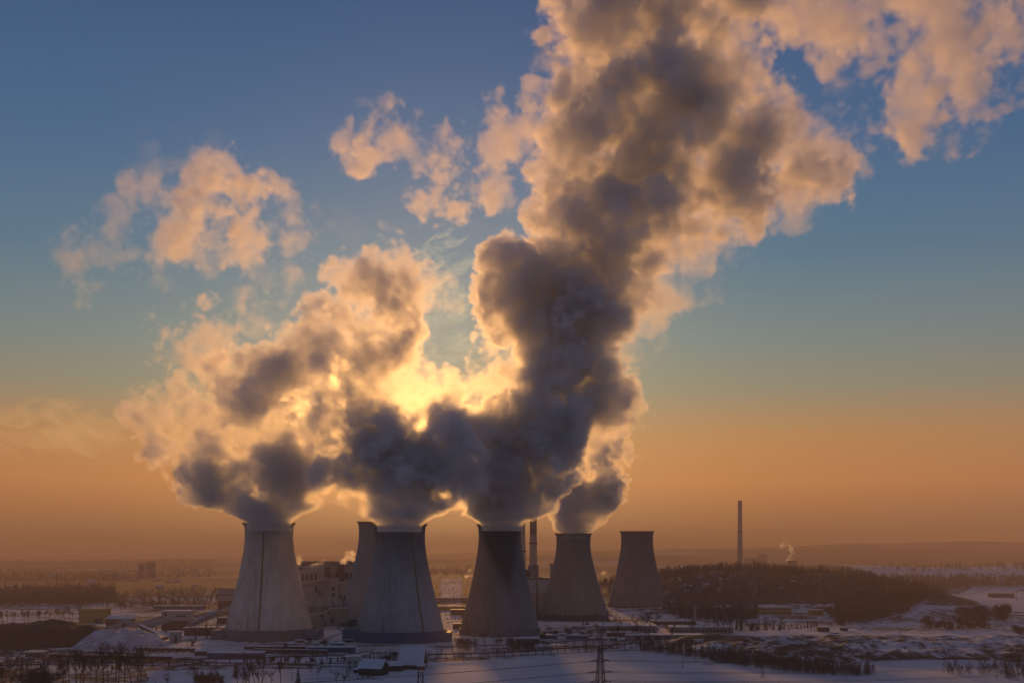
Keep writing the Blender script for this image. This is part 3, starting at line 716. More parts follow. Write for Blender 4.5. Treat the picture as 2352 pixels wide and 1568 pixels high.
# ------------------------------------------------------------------ pipe bridges
def pipeline(label, pts, r, zp, step, m=M_pipe, n=2):
    Q = [gp(*p) for p in pts]; off = Q[0].copy(); o = empty("pipeline", off, label=label, cat="pipeline")
    for k in range(n):
        mb = MB(); mb.tube([q-off+Vector((0, k*r*2.6, zp-off.z*0)) for q in Q], r, 8); mb.build("pipe", m, o, smooth=False)
    mb = MB(); mb.tube([q-off+Vector((0, 0, zp+r*3.2)) for q in Q], .12, 4); mb.build("handrail", M_dark, o)
    cnt = 0
    for a, b in zip(Q, Q[1:]):
        L = (b-a).length; k = max(1, int(L/step))
        for i in range(k):
            p = a.lerp(b, (i+.5)/k)-off; g = hz(p.x+off.x, p.y+off.y)-off.z
            mb = MB(); mb.box(p.x-.25, p.x+.25, p.y-.3, p.y+r*3+.3, g, p.z+zp-r); mb.box(p.x-.12, p.x+.12, p.y-.1, p.y+.1, p.z+zp, p.z+zp+r*3.2); mb.build("post", M_dark, o)
            cnt += 1
            if cnt > 90: return o
    return o
pipeline("long pipeline on posts skirting the snow field before the sooty tower", [(975, 1515), (1150, 1510), (1290, 1500), (1470, 1487)], .55, 4.2, 7)
pipeline("rear pipeline on posts behind the long front one", [(1000, 1500), (1180, 1494), (1330, 1484), (1395, 1480)], .4, 5.2, 9)
pipeline("pipeline on tall posts running below the blue depot", [(330, 1531), (480, 1526), (700, 1520), (800, 1517)], .45, 4.6, 10)
pipeline("low pipeline along the left rails", [(-20, 1540), (160, 1536), (330, 1531)], .4, 4.0, 12)
g = gp(1365, 1493); o = empty("pipe_loop", g, label="square pipe loop rising over the pipeline left of the big pylon", cat="pipe")
mb = MB(); mb.tube([(-7, 0, 0), (-7, 0, 8.4), (-6, 0, 9.6), (6, 0, 9.6), (7, 0, 8.4), (7, 0, 0)], .75, 8); mb.build("pipe", M_pipe, o)
g = gp(2343, 1378); o = empty("pipe_loop", g, label="tall pipe arch at the far right edge", cat="pipe")
mb = MB(); mb.tube([(-6, 0, 0), (-6, 0, 17), (8, 0, 17.5)], .8, 8); mb.build("pipe", M_pipe, o)

# ------------------------------------------------------------------ pylons and masts
def lattice(mb, H, w0, w1, n, t=.22):
    W = lambda z: w0+(w1-w0)*(z/H)**.8
    zs = [H*(1-(1-i/n)**1.25) for i in range(n+1)]
    for a, b in zip(zs, zs[1:]):
        A, B = W(a)/2, W(b)/2
        ca = [(-A, -A, a), (A, -A, a), (A, A, a), (-A, A, a)]; cb = [(-B, -B, b), (B, -B, b), (B, B, b), (-B, B, b)]
        for k in range(4):
            k2 = (k+1) % 4
            mb.beam(ca[k], cb[k], t); mb.beam(ca[k], cb[k2], t*.6); mb.beam(ca[k2], cb[k], t*.6); mb.beam(cb[k], cb[k2], t*.6)
def pylon(loc, H, w0, w1, arms, label, rz, t=.25):
    o = empty("pylon", loc, rz, label=label, cat="pylon")
    mb = MB(); lattice(mb, H, w0, w1, 9, t); mb.build("mast", M_dark, o)
    for z, L in arms:
        for s in (-1, 1):
            mb = MB()
            for yy in (-.5, .5):
                mb.beam((s*w1*.4, yy, z-.9), (s*L, 0, z), t*.8); mb.beam((s*w1*.4, yy, z+.8), (s*L, 0, z), t*.7)
            for k in range(1, 5): mb.beam((s*(w1*.4+(L-w1*.4)*k/5), 0, z-.8*(1-k/5)), (s*(w1*.4+(L-w1*.4)*(k+.5)/5), 0, z+.7*(1-k/5)), t*.5)
            a = mb.build("cross_arm", M_dark, o)
            mb = MB(); mb.tube([(s*L, -.2, z-.1), (s*L-.6, -2.6, z-.5)], .22, 6); mb.tube([(s*L, .2, z-.1), (s*L+.6, 2.6, z-.5)], .22, 6)
            mb.build("insulator", M_dark, o)
    return o
d = 600; pz = Vector(((1379-CX)/FPX*d, d, 0)); Hm = CAM_H-(1487-HY)/FPX*d
pylon(pz, Hm, 6.0, 1.8, [(Hm-6.5, 5.0), (Hm-12.5, 6.4), (Hm-17.5, 5.4)], "tall dark lattice pylon with three pairs of arms on the snow field", .35, .27)
d2 = 480; p2 = Vector(((966-CX)/FPX*d2, d2, 0)); H2 = CAM_H-(1541-HY)/FPX*d2
pylon(p2, H2, 4.5, 1.9, [], "small square-topped lattice pylon below the great barn, cut by the lower edge", 0, .22)
def wire(label, a, b, sag, grp):
    mb = MB(); a, b = Vector(a), Vector(b); n = 24
    mb.tube([(a.lerp(b, i/n)-Vector((0, 0, sag*4*(i/n)*(1-i/n))))-a for i in range(n+1)], .075, 4, False)
    o = mb.build("power_line", M_wire, None, a); tag(o, label, "power line", grp)
sides = {-1: "left", 1: "right"}
names = {6.5: "top", 12.5: "middle", 17.5: "bottom"}
for dz, L in ((6.5, 5.0), (12.5, 6.4), (17.5, 5.4)):
    for s in (-1, 1):
        a = pz+Vector((s*L*math.cos(.35), s*L*math.sin(.35), Hm-dz))
        for q, far in ((Vector((-420, 430+s*5, Hm-dz+1)), "left"), (Vector((520, 760+s*7, Hm-dz+2)), "right")):
            wire(f"power line running {far} from the {sides[s]} end of the pylon's {names[dz]} arms", a, q, 7, "power lines hung from the big pylon")
def pole(px, yb, hpx, label, name="utility_pole", arms=True, r=.18):
    g = gp(px, yb); h = hpx/FPX*g.y
    o = empty(name, g, label=label, cat="pole"); mb = MB(); mb.tube([(0, 0, -.3), (0, 0, h)], [r, r*.7], 6); mb.build("post", M_dark, o)
    if arms:
        mb = MB(); mb.beam((-1.1, 0, h*.93), (1.1, 0, h*.93), .18); mb.build("cross_arm", M_dark, o)
    else:
        mb = MB(); mb.box(-.2, 1.3, -.15, .15, h-.1, h+.15); mb.build("lamp_head", M_dark, o)
    return o
pole(1568, 1533, 33, "thin pole alone on the snow field left of the dark thicket's middle", r=.22)
for k, dx in enumerate((-2, 2)):
    pole(1751+dx, 1556, 40, ("left", "right")[k]+" leg pole of the pair before the dark thicket", r=.25)
pole(2068, 1482, 26, "pole with a crossarm standing amid the snowy spoil ground", r=.25)
pole(2357-8, 1372, 25, "thin mast at the right edge by the snowy field", r=.3)
pole(757, 1545, 33, "thin pole left of the pale farmhouse", r=.2); pole(671, 1562, 20, "thin pole left of the big fir", r=.2)
for k, (px, yb, h) in enumerate(((430, 1497, 30), (363, 1505, 20), (518, 1480, 12), (575, 1478, 9), (694, 1472, 12), (735, 1446, 14), (785, 1466, 12), (2308, 1446, 24), (1410, 1454, 18), (1640, 1440, 20))):
    pole(px, yb, h, ("tall lamp post on the snow between kiosk and blue depot", "lamp post right of the long low conveyor", "lamp post at the foot of the pale tower, left side", "lamp post before the middle of the pale tower's foot", "lamp post right of the pale tower",
        "lamp post beyond the snow between the two left towers", "lamp post left of the blue-grey tower's foot", "tall lamp post on the snow at the far right", "lamp post before the vented hall", "lamp post behind the low hall at the works")[k], "lamp_post", False, .16)

# ------------------------------------------------------------------ trees
def bare_tree(seed, h=12.0, spread=.42, twigs=420, m=M_twig, slim=1.0):
    rnd = random.Random(seed); tr = MB(); cr = MB()
    def sliver(mb, a, b, w):
        d = (b-a); s = d.cross(Vector((rnd.uniform(-1, 1), rnd.uniform(-1, 1), rnd.uniform(-1, 1)))); 
        if s.length < 1e-5: return
        s.normalize(); mb.quad(a-s*w, a+s*w, b)
    def branch(p, d, L, r, lev):
        n = 3; pts = [p]
        for i in range(n):
            d = (d+Vector((rnd.uniform(-.25, .25), rnd.uniform(-.25, .25), rnd.uniform(-.05, .22)))*.8).normalized(); pts.append(pts[-1]+d*L/n)
        (tr if lev == 0 else cr).tube(pts, [r*(1-.6*i/n) for i in range(n+1)], 5 if lev == 0 else 3, False)
        if lev < 3:
            for _ in range((7, 4, 4)[lev]):
                i = rnd.randint(1, n) if lev else rnd.choice((1, 2, 2, 3, 3)); q = pts[i]
                out_ = Vector((rnd.uniform(-1, 1), rnd.uniform(-1, 1), 0)).normalized()
                nd = (d*.55+out_*rnd.uniform(.5, .95)*slim+Vector((0, 0, .25))).normalized()
                branch(q, nd, L*rnd.uniform(.42, .66), r*.45, lev+1)
        else:
            for _ in range(7):
                q = pts[rnd.randint(0, n)]; e = q+(d+Vector((rnd.uniform(-1, 1), rnd.uniform(-1, 1), rnd.uniform(-.3, 1)))).normalized()*L*rnd.uniform(.4, 1.0); sliver(cr, q, e, .055)
    branch(Vector((0, 0, -.2)), Vector((0, 0, 1)), h*.62, h*.022, 0)
    return tr.mesh("trunk", M_bark), cr.mesh("crown", m)
def dense_crown(seed, h, w, n, m, low=.15, leaf=.55):
    """a bushy bare crown seen from afar: many short upward slivers through its volume"""
    rnd = random.Random(seed); cr = MB(); tr = MB(); tr.tube([(0, 0, -.3), (0, 0, h*.5)], [h*.02, h*.012], 4)
    lobes = [(Vector((rnd.uniform(-.35, .35)*w, rnd.uniform(-.35, .35)*w, h*rnd.uniform(.12, .78))), rnd.uniform(.14, .34)*w) for _ in range(12)]
    for _ in range(n):
        c, r = rnd.choice(lobes); v = Vector((rnd.gauss(0, 1), rnd.gauss(0, 1), rnd.gauss(0, 1))).normalized()*r*rnd.random()**.45
        p = c+v
        if p.z < h*low: p.z = h*low
        up = (Vector((0, 0, 1.3))+v.normalized()+Vector((rnd.uniform(-.5, .5), rnd.uniform(-.5, .5), 0))).normalized()*leaf*rnd.uniform(.7, 2.2)
        s = up.cross(Vector((rnd.uniform(-1, 1), rnd.uniform(-1, 1), .2))).normalized()*leaf*.14
        cr.quad(p-s, p+s, p+up)
    return tr.mesh("trunk", M_bark), cr.mesh("crown", m)
def conifer(seed, h=11.0, w=4.2):
    rnd = random.Random(seed); tr = MB(); cr = MB(); tr.tube([(0, 0, -.3), (0, 0, h*.97)], [h*.018, .03], 5)
    z = h*.08
    while z < h*.98:
        R0 = w/2*(1-z/h)**.85*rnd.uniform(.8, 1.1)+.1; k = max(5, int(11*(1-z/h)+4))
        for j in range(k):
            a = 2*math.pi*(j+rnd.random())/k; L = R0*rnd.uniform(.75, 1.15); c, s_ = math.cos(a), math.sin(a)
            for q in range(4):
                f0 = q/4; p = Vector((c*L*f0, s_*L*f0, z+.05-L*.35*f0)); e = Vector((c*L*(f0+.35), s_*L*(f0+.35), z-L*.35*(f0+.35)-.1))
                side = Vector((-s_, c, 0))*(.16+.5*L*.3*(1-f0))
                cr.quad(p, p+side*.8+Vector((0, 0, -.15)), e); cr.quad(p, e, p-side*.8+Vector((0, 0, -.15)))
        z += h*.035
    return tr.mesh("trunk", M_bark), cr.mesh("crown", M_needle)
SPEC = {"bare": [bare_tree(s, 12) for s in (1, 2, 3, 4, 5)], "slim": [bare_tree(s, 14, slim=.45) for s in (11, 12, 13)],
        "bush": [dense_crown(s, 8, 7, 1500, M_twig, .05, .6) for s in (21, 22, 23)], "red": [dense_crown(s, 8, 6.5, 1500, M_twigred, .04, .6) for s in (31, 32)],
        "fir": [conifer(s) for s in (41, 42, 43)]}
SIZE = {"bare": 12, "slim": 13, "bush": 8, "red": 8, "fir": 11}
def tree(kind, px, yb, hpx, label, group=None, cat="tree", squash=1.0, pos=None):
    g = pos or gp(px, yb); h = hpx/FPX*g.y; sc = h/SIZE[kind]
    rr = random.Random(int(px*7+yb*13)); tm, cm = rr.choice(SPEC[kind])
    nm = {"bare": "bare_tree", "slim": "bare_tree", "bush": "bare_bush", "red": "bare_bush", "fir": "fir_tree"}[kind]
    o = empty(nm, g, rr.uniform(0, 6.28), label=label, cat=cat, group=group); o.scale = (sc*squash, sc*squash, sc)
    for n_, me in (("trunk", tm), ("crown", cm)):
        c = bpy.data.objects.new(n_, me); COL.objects.link(c); c.parent = o
    return o
def row(kind, pts, n, h, label, group, cat="tree", jx=4, jy=1.0, seed=0, squash=1.0):
    rr = random.Random(seed)
    segs = list(zip(pts, pts[1:])); tot = [math.hypot(b[0]-a[0], (b[1]-a[1])*3) for a, b in segs]; T = sum(tot)
    for i in range(n):
        t = (i+rr.uniform(.2, .8))/n*T; k = 0
        while k < len(tot)-1 and t > tot[k]: t -= tot[k]; k += 1
        (x0, y0), (x1, y1) = segs[k]; f = min(1, t/tot[k])
        kk = kind if isinstance(kind, str) else rr.choice(kind)
        tree(kk, x0+(x1-x0)*f+rr.uniform(-jx, jx), y0+(y1-y0)*f+rr.uniform(-jy, jy), h*rr.uniform(.75, 1.2), label, group, cat, squash)
# foreground, left to right
row(["bare", "bare", "red"], [(-5, 1588), (60, 1592), (130, 1586)], 11, 66, "dark bare tree in the thicket at the bottom left corner", "trees in the bottom left thicket", jx=6, jy=8, seed=1)
row(["bare", "slim"], [(140, 1572), (240, 1566), (330, 1562)], 15, 62, "tall bare tree in the broken row below the heaps", "bare trees in the row below the heaps", jx=5, jy=6, seed=2)
row(["bare"], [(255, 1534), (335, 1532)], 5, 52, "spreading bare tree right before the snowy heap", "trees before the snowy heap", jx=4, jy=3, seed=3)
row(["bare"], [(20, 1545), (230, 1540)], 9, 40, "dark bare tree along the left rails", "trees along the left rails", jx=6, jy=4, seed=33)
tree("fir", 357, 1574, 12, "tiny fir tip alone at the lower edge, left of the reddish firs", cat="fir")
tree("bare", 386, 1578, 34, "feathery bare tree left of the reddish bushes at the lower edge")
row(["red"], [(448, 1576), (512, 1572)], 5, 42, "reddish bushy tree in the clump at the lower edge below the blue depot", "reddish trees below the blue depot", jx=4, jy=4, seed=5, squash=.8)
tree("fir", 540, 1556, 40, "fir behind the bare clump, left of the big fir", cat="fir")
row(["slim", "bare"], [(540, 1580), (608, 1576)], 7, 56, "bare birch in the dense clump left of the big fir", "bare trees left of the big fir", jx=3, jy=3, seed=6)
tree("bare", 622, 1576, 34, "round pale bare tree between the birch clump and the slim bare one")
tree("slim", 645, 1570, 42, "slim pale bare tree left of the big fir")
tree("fir", 685, 1574, 48, "big dark fir standing alone on the snow at the lower edge", cat="fir")
tree("bare", 774, 1572, 30, "low dark orchard tree right of the big fir, left of the pair"); tree("bare", 790, 1570, 28, "low dark orchard tree of the joined pair below the farmhouse"); tree("bare", 800, 1562, 22, "small orchard tree under the pale farmhouse")
tree("bare", 729, 1552, 17, "leaning small orchard tree between the big fir and the farmhouse"); tree("bare", 714, 1543, 27, "orchard tree left of the leaning one"); tree("bare", 736, 1536, 24, "orchard tree above the leaning one")
row(["bush"], [(820, 1560), (850, 1556), (870, 1549)], 6, 7, "low garden shrub before the timber barn", "shrubs before the timber barn", "shrub", 2, 1, 8)
row(["fir", "bush"], [(600, 1522), (700, 1523), (800, 1520)], 12, 17, "dark small tree in the line behind the rails left of the farm", "small dark trees left of the farm", jx=5, jy=2, seed=9)
row(["fir"], [(848, 1524), (895, 1522)], 7, 30, "dark fir in the clump behind the farm roofs", "firs behind the farm", "fir", 3, 2, 10)
row(["bare", "bush"], [(880, 1520), (905, 1519)], 4, 24, "bare tree behind the outbuilding roofs", "bare trees behind the farm", jx=3, seed=11)
# around the tower feet
for px, yb, h, l in ((711, 1477, 14, "round bare bush left of the larger one at the pale tower's right"), (748, 1487, 20, "larger round bare bush between the two left towers"), (655, 1490, 14, "bare bush before the pale tower"), (442, 1484, 14, "round bare bush right of the white kiosk")):
    tree("bush", px, yb, h, l, cat="shrub")
row(["bare", "bush"], [(1050, 1494), (1130, 1490), (1180, 1486)], 9, 30, "bare tree before the foot of the sooty tower", "bare trees before the sooty tower", jx=4, jy=3, seed=12)
row(["bush", "red"], [(1170, 1490), (1230, 1492)], 6, 20, "brown shrub in the clump right before the sooty tower", "shrubs before the sooty tower", "shrub", 3, 2, 13)
row(["fir"], [(1340, 1436), (1356, 1435)], 4, 16, "fir in the clump at the steaming dark tower's right foot", "firs by the steaming dark tower", "fir", 3, 1, 14)
row(["fir"], [(1377, 1428), (1400, 1426)], 3, 12, "fir in the trio of firs between the two right towers", "firs between the two right towers", "fir", 3, 1, 15)
row(["fir"], [(1408, 1426), (1424, 1424)], 3, 15, "fir in the pointed group before the idle tower", "firs before the idle tower", "fir", 3, 1, 151)
row(["bare", "bush"], [(1240, 1470), (1300, 1466), (1390, 1462), (1460, 1460)], 10, 22, "bare yard tree among the blue sheds", "bare trees among the blue sheds", jx=6, jy=4, seed=16)
for px, yb, h, l in ((1377, 1492, 46, "tall bare tree right behind the pylon"), (1417, 1486, 52, "tall slim tree right of the pylon"), (1489, 1478, 70, "tallest ivy-clad tree right of the pylon before the works"), (1533, 1476, 40, "bare tree before the right end of the works"), (1461, 1466, 50, "slender tree left of the tallest ivy-clad one"), (1592, 1463, 36, "pale bare tree at the end of the works")):
    tree("bare" if px % 2 else "slim", px, yb, h, l)
row(["bare", "slim"], [(1610, 1450), (1660, 1452), (1710, 1450)], 9, 42, "bare tree in the row between the works and the fir hedge", "bare trees behind the spoil ground", jx=5, jy=3, seed=17)
row(["bare", "bush", "fir"], [(1690, 1446), (1800, 1447)], 15, 26, "dark tree in the thick line before the yellow block", "trees in the line before the yellow block", jx=5, jy=2, seed=18)
row(["fir"], [(1790, 1445), (1880, 1440)], 12, 17, "fir in the hedge leading up to the road", "firs of the hedge by the road", "fir", 2, 1.5, 19)
row(["bush", "red"], [(2120, 1442), (2190, 1446), (2270, 1440)], 12, 26, "brown bush in the clump before the right-hand fields", "bushes before the right fields", "shrub", 4, 2, 20)
row(["bush"], [(2200, 1420), (2260, 1424), (2320, 1424)], 9, 36, "round-crowned tree of the group on the right-hand field", "trees on the right field", jx=6, jy=2, seed=21)
row(["bush", "red"], [(2330, 1450), (2350, 1462)], 4, 20, "reddish bush at the right edge above the spoil ground", "bushes at the right edge", "shrub", 3, 2, 22)
for px, yb, h, l in ((2168, 1525, 34, "thin bare tree standing on the middle of the spoil ground"), (2090, 1505, 16, "small bare tree left of the thin one on the spoil ground"), (1700, 1510, 44, "bare tree rising above the thicket's left part")):
    tree("bare", px, yb, h, l)

row(["slim"], [(-10, 1432), (90, 1428), (180, 1422)], 22, 22, "thin bare tree in the long row beyond the coal heap", "thin trees beyond the coal heap", jx=4, jy=2, seed=60)
row(["slim", "bare"], [(220, 1405), (360, 1398), (500, 1392)], 14, 22, "bare tree behind the coal handling sheds", "trees behind the coal handling sheds", jx=6, jy=3, seed=61)
row(["bare", "bush"], [(1560, 1424), (1640, 1420), (1740, 1418)], 9, 24, "shadowy tree left of the yellow block", "trees left of the yellow block", jx=6, jy=3, seed=62)
# ------------------------------------------------------------------ yard clutter
def car():
    o = empty("parked_car", (0, 0, 0)); mb = MB()
    sec = [(-2.1, .35, .75), (-2.0, .35, .95), (-1.2, .3, 1.0), (-.75, .3, 1.42), (.65, .3, 1.45), (1.25, .3, 1.0), (2.0, .35, .85), (2.15, .4, .6)]
    for (xa, za, ta), (xb, zb, tb) in zip(sec, sec[1:]):
        wa = .85 if ta < 1.1 else .70; wb = .85 if tb < 1.1 else .70
        A = [(xa, -.85, za), (xa, .85, za), (xa, .85, min(ta, .95)), (xa, wa, ta), (xa, -wa, ta), (xa, -.85, min(ta, .95))]
        B = [(xb, -.85, zb), (xb, .85, zb), (xb, .85, min(tb, .95)), (xb, wb, tb), (xb, -wb, tb), (xb, -.85, min(tb, .95))]
        for k in range(6): mb.quad(A[k], A[(k+1) % 6], B[(k+1) % 6], B[k])
    mb.quad((-2.1, -.85, .35), (-2.1, .85, .35), (-2.1, .85, .75), (-2.1, -.85, .75)); mb.quad((2.15, -.85, .4), (2.15, .85, .4), (2.15, .85, .6), (2.15, -.85, .6))
    b = mb.build("body", M_dark, o); w = []
    for x in (-1.35, 1.35):
        for y in (-.8, .8):
            mb = MB(); mb.tube([(x, y-.12, .33), (x, y+.12, .33)], .34, 12); w.append(mb.build("wheel", M_bark, o))
    mb = MB(); mb.box(-.7, .6, -.66, .66, 1.451, 1.56); r = mb.build("snow_cap", M_roofsnow, o)
    CH[o.name] = [b, r]+w; return o
c0 = car(); got = False
for i in range(12):
    p = gp(1024+(i % 4)*9+(i//4)*3, 1412+(i//4)*9)+Vector((0, 0, .02))
    kw = dict(label="snow-topped car parked in the yard between the blue-grey and the sooty tower", cat="car", group="cars in the yard between the towers")
    if not got: c0.location = p; c0.rotation_euler = (0, 0, 1.4); tag(c0, **kw); got = True
    else: copy_tree(c0, p, 1.4+.1*(i % 3), **kw)
def fence(label, pts, h=2.0, step=6):
    Q = [gp(*p) for p in pts]; off = Q[0].copy(); o = empty("fence", off, label=label, cat="fence"); mb = MB(); pb = MB()
    for a, b in zip(Q, Q[1:]):
        k = max(1, int((b-a).length/step))
        for i in range(k):
            p, q = a.lerp(b, i/k), a.lerp(b, (i+1)/k); p.z = hz(p.x, p.y); q.z = hz(q.x, q.y); p -= off; q -= off
            pb.box(p.x-.1, p.x+.1, p.y-.1, p.y+.1, p.z-.2, p.z+h)
            for zz in (.3, .65, .98): mb.beam(p+Vector((0, 0, h*zz)), q+Vector((0, 0, h*zz)), .07)
    pb.build("fence_posts", M_dark, o); mb.build("rails", M_dark, o); return o
fence("long dark fence along the front of the tower yard", [(330, 1492), (560, 1483), (780, 1483)])
fence("fence on the snow before the right-hand works", [(1235, 1484), (1400, 1474), (1520, 1470), (1690, 1458)])
fence("fence along the far right fields", [(2090, 1444), (2200, 1440), (2352, 1436)])
fence("fence around the farm's orchard", [(700, 1562), (800, 1556), (880, 1562)], 1.3, 4)
building("sports_hall", "long low pale hall among the left woods, before the turbine hall", "hall", 352, 470, 1391, 1399, 14, M_grey, None, [(.05, .95, .3, .6, 12)], over=.3)
building("signal_box", "small pale signal box on the rails left of the blue depot", "signal box", 421, 436, 1509, 1518, 5, M_white, None, [(.1, .9, .5, .8, 3)])
building("loading_shed", "dark open shed at the left rails before the coal heap", "shed", 57, 98, 1497, 1508, 10, M_grey, None, [(.1, .9, .3, .7, 5)])
building("viaduct", "long pale embankment wall seen between the blue-grey and the sooty tower, upper", "wall", 990, 1082, 1372, 1382, 4, M_grey, None, over=.2)
building("viaduct", "long grey wall with a snowy top between the blue-grey and the sooty tower, lower", "wall", 996, 1075, 1392, 1401, 6, M_ochre, None, over=.2)
building("yard_office", "dark yard building right behind the parked cars", "building", 1035, 1070, 1400, 1412, 12, M_brick, None, [(.1, .9, .3, .7, 5)])
building("substation", "grey block with dark openings left of the sooty tower's foot", "building", 1040, 1062, 1432, 1444, 8, M_brick, None, [(.1, .9, .3, .6, 3)])
rq = random.Random(77)
for i in range(34):
    px, py = (rq.uniform(640, 800), rq.uniform(1474, 1483)) if i < 9 else (rq.uniform(1050, 1240), rq.uniform(1466, 1480)) if i < 18 else (rq.uniform(1235, 1500), rq.uniform(1436, 1476)) if i < 28 else (rq.uniform(240, 520), rq.uniform(1412, 1436))
    w = rq.uniform(8, 22); lab = "small snow-roofed shed in the clutter " + ("between the two left towers' feet" if i < 9 else "before the sooty tower" if i < 18 else "of the yard before the right-hand towers" if i < 28 else "around the coal handling buildings")
    building("yard_shed", lab, "shed", px, px+w, py-rq.uniform(2.5, 6), py, rq.uniform(4, 9), rq.choice((M_brick, M_grey, M_blue, M_white, M_wood)), None, [(.1, .9, .3, .7, 3)], rz=rq.uniform(-.2, .2), over=.3, group=lab.replace("small snow-roofed shed", "sheds"), roof_kind=rq.choice(("flat", "shed")), ridge=1.0)
def tank(px, yb, wpx, hpx, label):
    g = gp(px, yb); r = wpx/2/FPX*g.y; hh_ = hpx/FPX*g.y; o = empty("storage_tank", g, label=label, cat="tank")
    mb = MB(); mb.lathe([(r, -.5), (r, hh_)], 32); mb.build("wall", M_grey, o); mb = MB(); mb.lathe([(r*1.02, hh_), (r*.5, hh_*1.06+.6), (.05, hh_*1.1+.8)], 32); mb.build("roof", M_roofsnow, o)
tank(735, 1443, 10, 7, "small tank left of the yellow shed"); tank(1262, 1446, 12, 7, "round tank at the steaming dark tower's left foot"); tank(1392, 1408, 12, 8, "round tank between the two right towers")

# ------------------------------------------------------------------ thickets and far woods: masses nobody could count
def mass(name, label, cat, spots, h, w, per, m, seed, leaf=.6):
    rr = np.random.default_rng(seed); K = len(spots); 
    base = np.array([[p.x, p.y, p.z] for p in spots]); n = K*per
    b = np.repeat(base, per, 0); hs = np.repeat(h*(.35+.95*rr.beta(1.6, 1.8, K)), per); ws = np.repeat(w*rr.uniform(.7, 1.2, K), per)
    th = rr.uniform(0, 2*np.pi, n); rad = np.sqrt(rr.uniform(0, 1, n)); zf = rr.uniform(.01, 1, n)**.9
    env = (1-zf)**.45*(1+.5*np.sin(zf*6+np.repeat(rr.uniform(0, 6, K), per)))*.8+.12
    p = b+np.stack([np.cos(th)*rad*ws/2*env, np.sin(th)*rad*ws/2*env, zf*hs], -1)
    up = np.stack([rr.uniform(-.6, .6, n), rr.uniform(-.6, .6, n), rr.uniform(.5, 1.6, n)], -1)*leaf*rr.uniform(.6, 1.8, n)[:, None]*(hs/8)[:, None]**.6
    sd_ = np.stack([rr.uniform(-1, 1, n), rr.uniform(-1, 1, n), rr.uniform(-.2, .2, n)], -1); sd_ /= np.linalg.norm(sd_, axis=1)[:, None]; sd_ *= leaf*.20*(hs/8)[:, None]**.6
    co = np.stack([p-sd_, p+sd_, p+up], 1).reshape(-1, 3).astype(np.float32)
    me = bpy.data.meshes.new(name); me.vertices.add(len(co)); me.vertices.foreach_set("co", co.ravel())
    me.loops.add(3*n); me.loops.foreach_set("vertex_index", np.arange(3*n, dtype=np.int32)); me.polygons.add(n)
    me.polygons.foreach_set("loop_start", np.arange(0, 3*n, 3, dtype=np.int32)); me.polygons.foreach_set("loop_total", np.full(n, 3, np.int32)); me.update()
    me.materials.append(m); o = bpy.data.objects.new(name, me); COL.objects.link(o); tag(o, label, cat, kind="stuff"); return o
def scatter_img(poly, n, seed):
    rr = random.Random(seed); xs = [p[0] for p in poly]; ys = [p[1] for p in poly]; out_ = []
    while len(out_) < n:
        x, y = rr.uniform(min(xs), max(xs)), rr.uniform(min(ys), max(ys))
        if inside(poly, np.array([x]), np.array([y]))[0]: out_.append(gp(x, y))
    return out_
mass("thicket", "dark bare thicket along the near edge of the snowy spoil ground", "thicket", scatter_img([(1470, 1484), (1560, 1494), (1700, 1510), (1850, 1530), (2010, 1546), (2000, 1553), (1850, 1549), (1720, 1533), (1560, 1504), (1470, 1497)], 900, 1), 7.5, 4.2, 150, M_twig, 1, .5)
mass("thicket", "dark bare thicket at the bottom right corner of the spoil ground", "thicket", scatter_img([(2140, 1545), (2250, 1555), (2420, 1572), (2420, 1510), (2330, 1500), (2300, 1530)], 240, 2), 7, 4.2, 150, M_twig, 2, .5)
mass("undergrowth", "low brown scrub scattered over the snowy spoil ground", "scrub", scatter_img([(1600, 1470), (1800, 1462), (2100, 1462), (2400, 1458), (2400, 1520), (2050, 1530), (1800, 1505)], 260, 3), 1.3, 5, 50, M_twigred, 3, .5)
rr = random.Random(4); sp_ = []
while len(sp_) < 3000:
    x, y = rr.uniform(140, 730), rr.uniform(1600, 2400); e = ((x-430)/275)**4+((y-1990)/390)**4
    if e+.30*float(n2d(x, y, 130))+.2*float(n2d(x+7, y, 45)) < 1.1 and (float(n2d(x, y, 60)) > -.9 or y > 1950): sp_.append(Vector((x, y, hz(x, y))))
mass("wooded_hill", "bare brown wood covering the low hill behind the idle tower", "wood", sp_, 13, 9, 130, M_twig, 4, .8)
def belt(label, poly, n, h, seed, per=60, m=M_twig):
    return mass("woods", label, "wood", scatter_img(poly, n, seed), h, h*.8, per, m, seed, h/9)
belt("broad dark wood left of the heaps, beyond the road", [(-60, 1360), (260, 1352), (270, 1385), (180, 1392), (-60, 1392)], 900, 15, 41)
belt("hazy strip of wood running from the tower blocks to the turbine hall", [(200, 1370), (500, 1350), (505, 1392), (300, 1400), (200, 1395)], 380, 11, 42)
belt("hazy belt of trees beyond the left woods", [(-60, 1308), (480, 1300), (500, 1325), (200, 1338), (-60, 1336)], 1200, 15, 43, 40)
belt("farthest line of trees on the left horizon", [(-60, 1288), (500, 1284), (500, 1296), (-60, 1300)], 900, 18, 44, 30)
belt("hazy trees seen between the blue-grey tower and the sooty one", [(985, 1306), (1085, 1306), (1085, 1322), (985, 1322)], 220, 15, 45, 50)
belt("low brown trees on the flat between the blue-grey tower and the sooty one", [(960, 1328), (1095, 1328), (1095, 1388), (985, 1388)], 300, 7, 50, 60)
belt("belt of brown trees right of the wooded hill", [(1960, 1345), (2130, 1340), (2200, 1352), (2090, 1395), (2040, 1420), (1930, 1440), (1900, 1410), (1960, 1385)], 800, 12, 46, 80)
belt("far trees under the snowy rise at the right", [(2000, 1322), (2400, 1318), (2400, 1346), (2200, 1350), (2000, 1345)], 1100, 14, 47, 50)
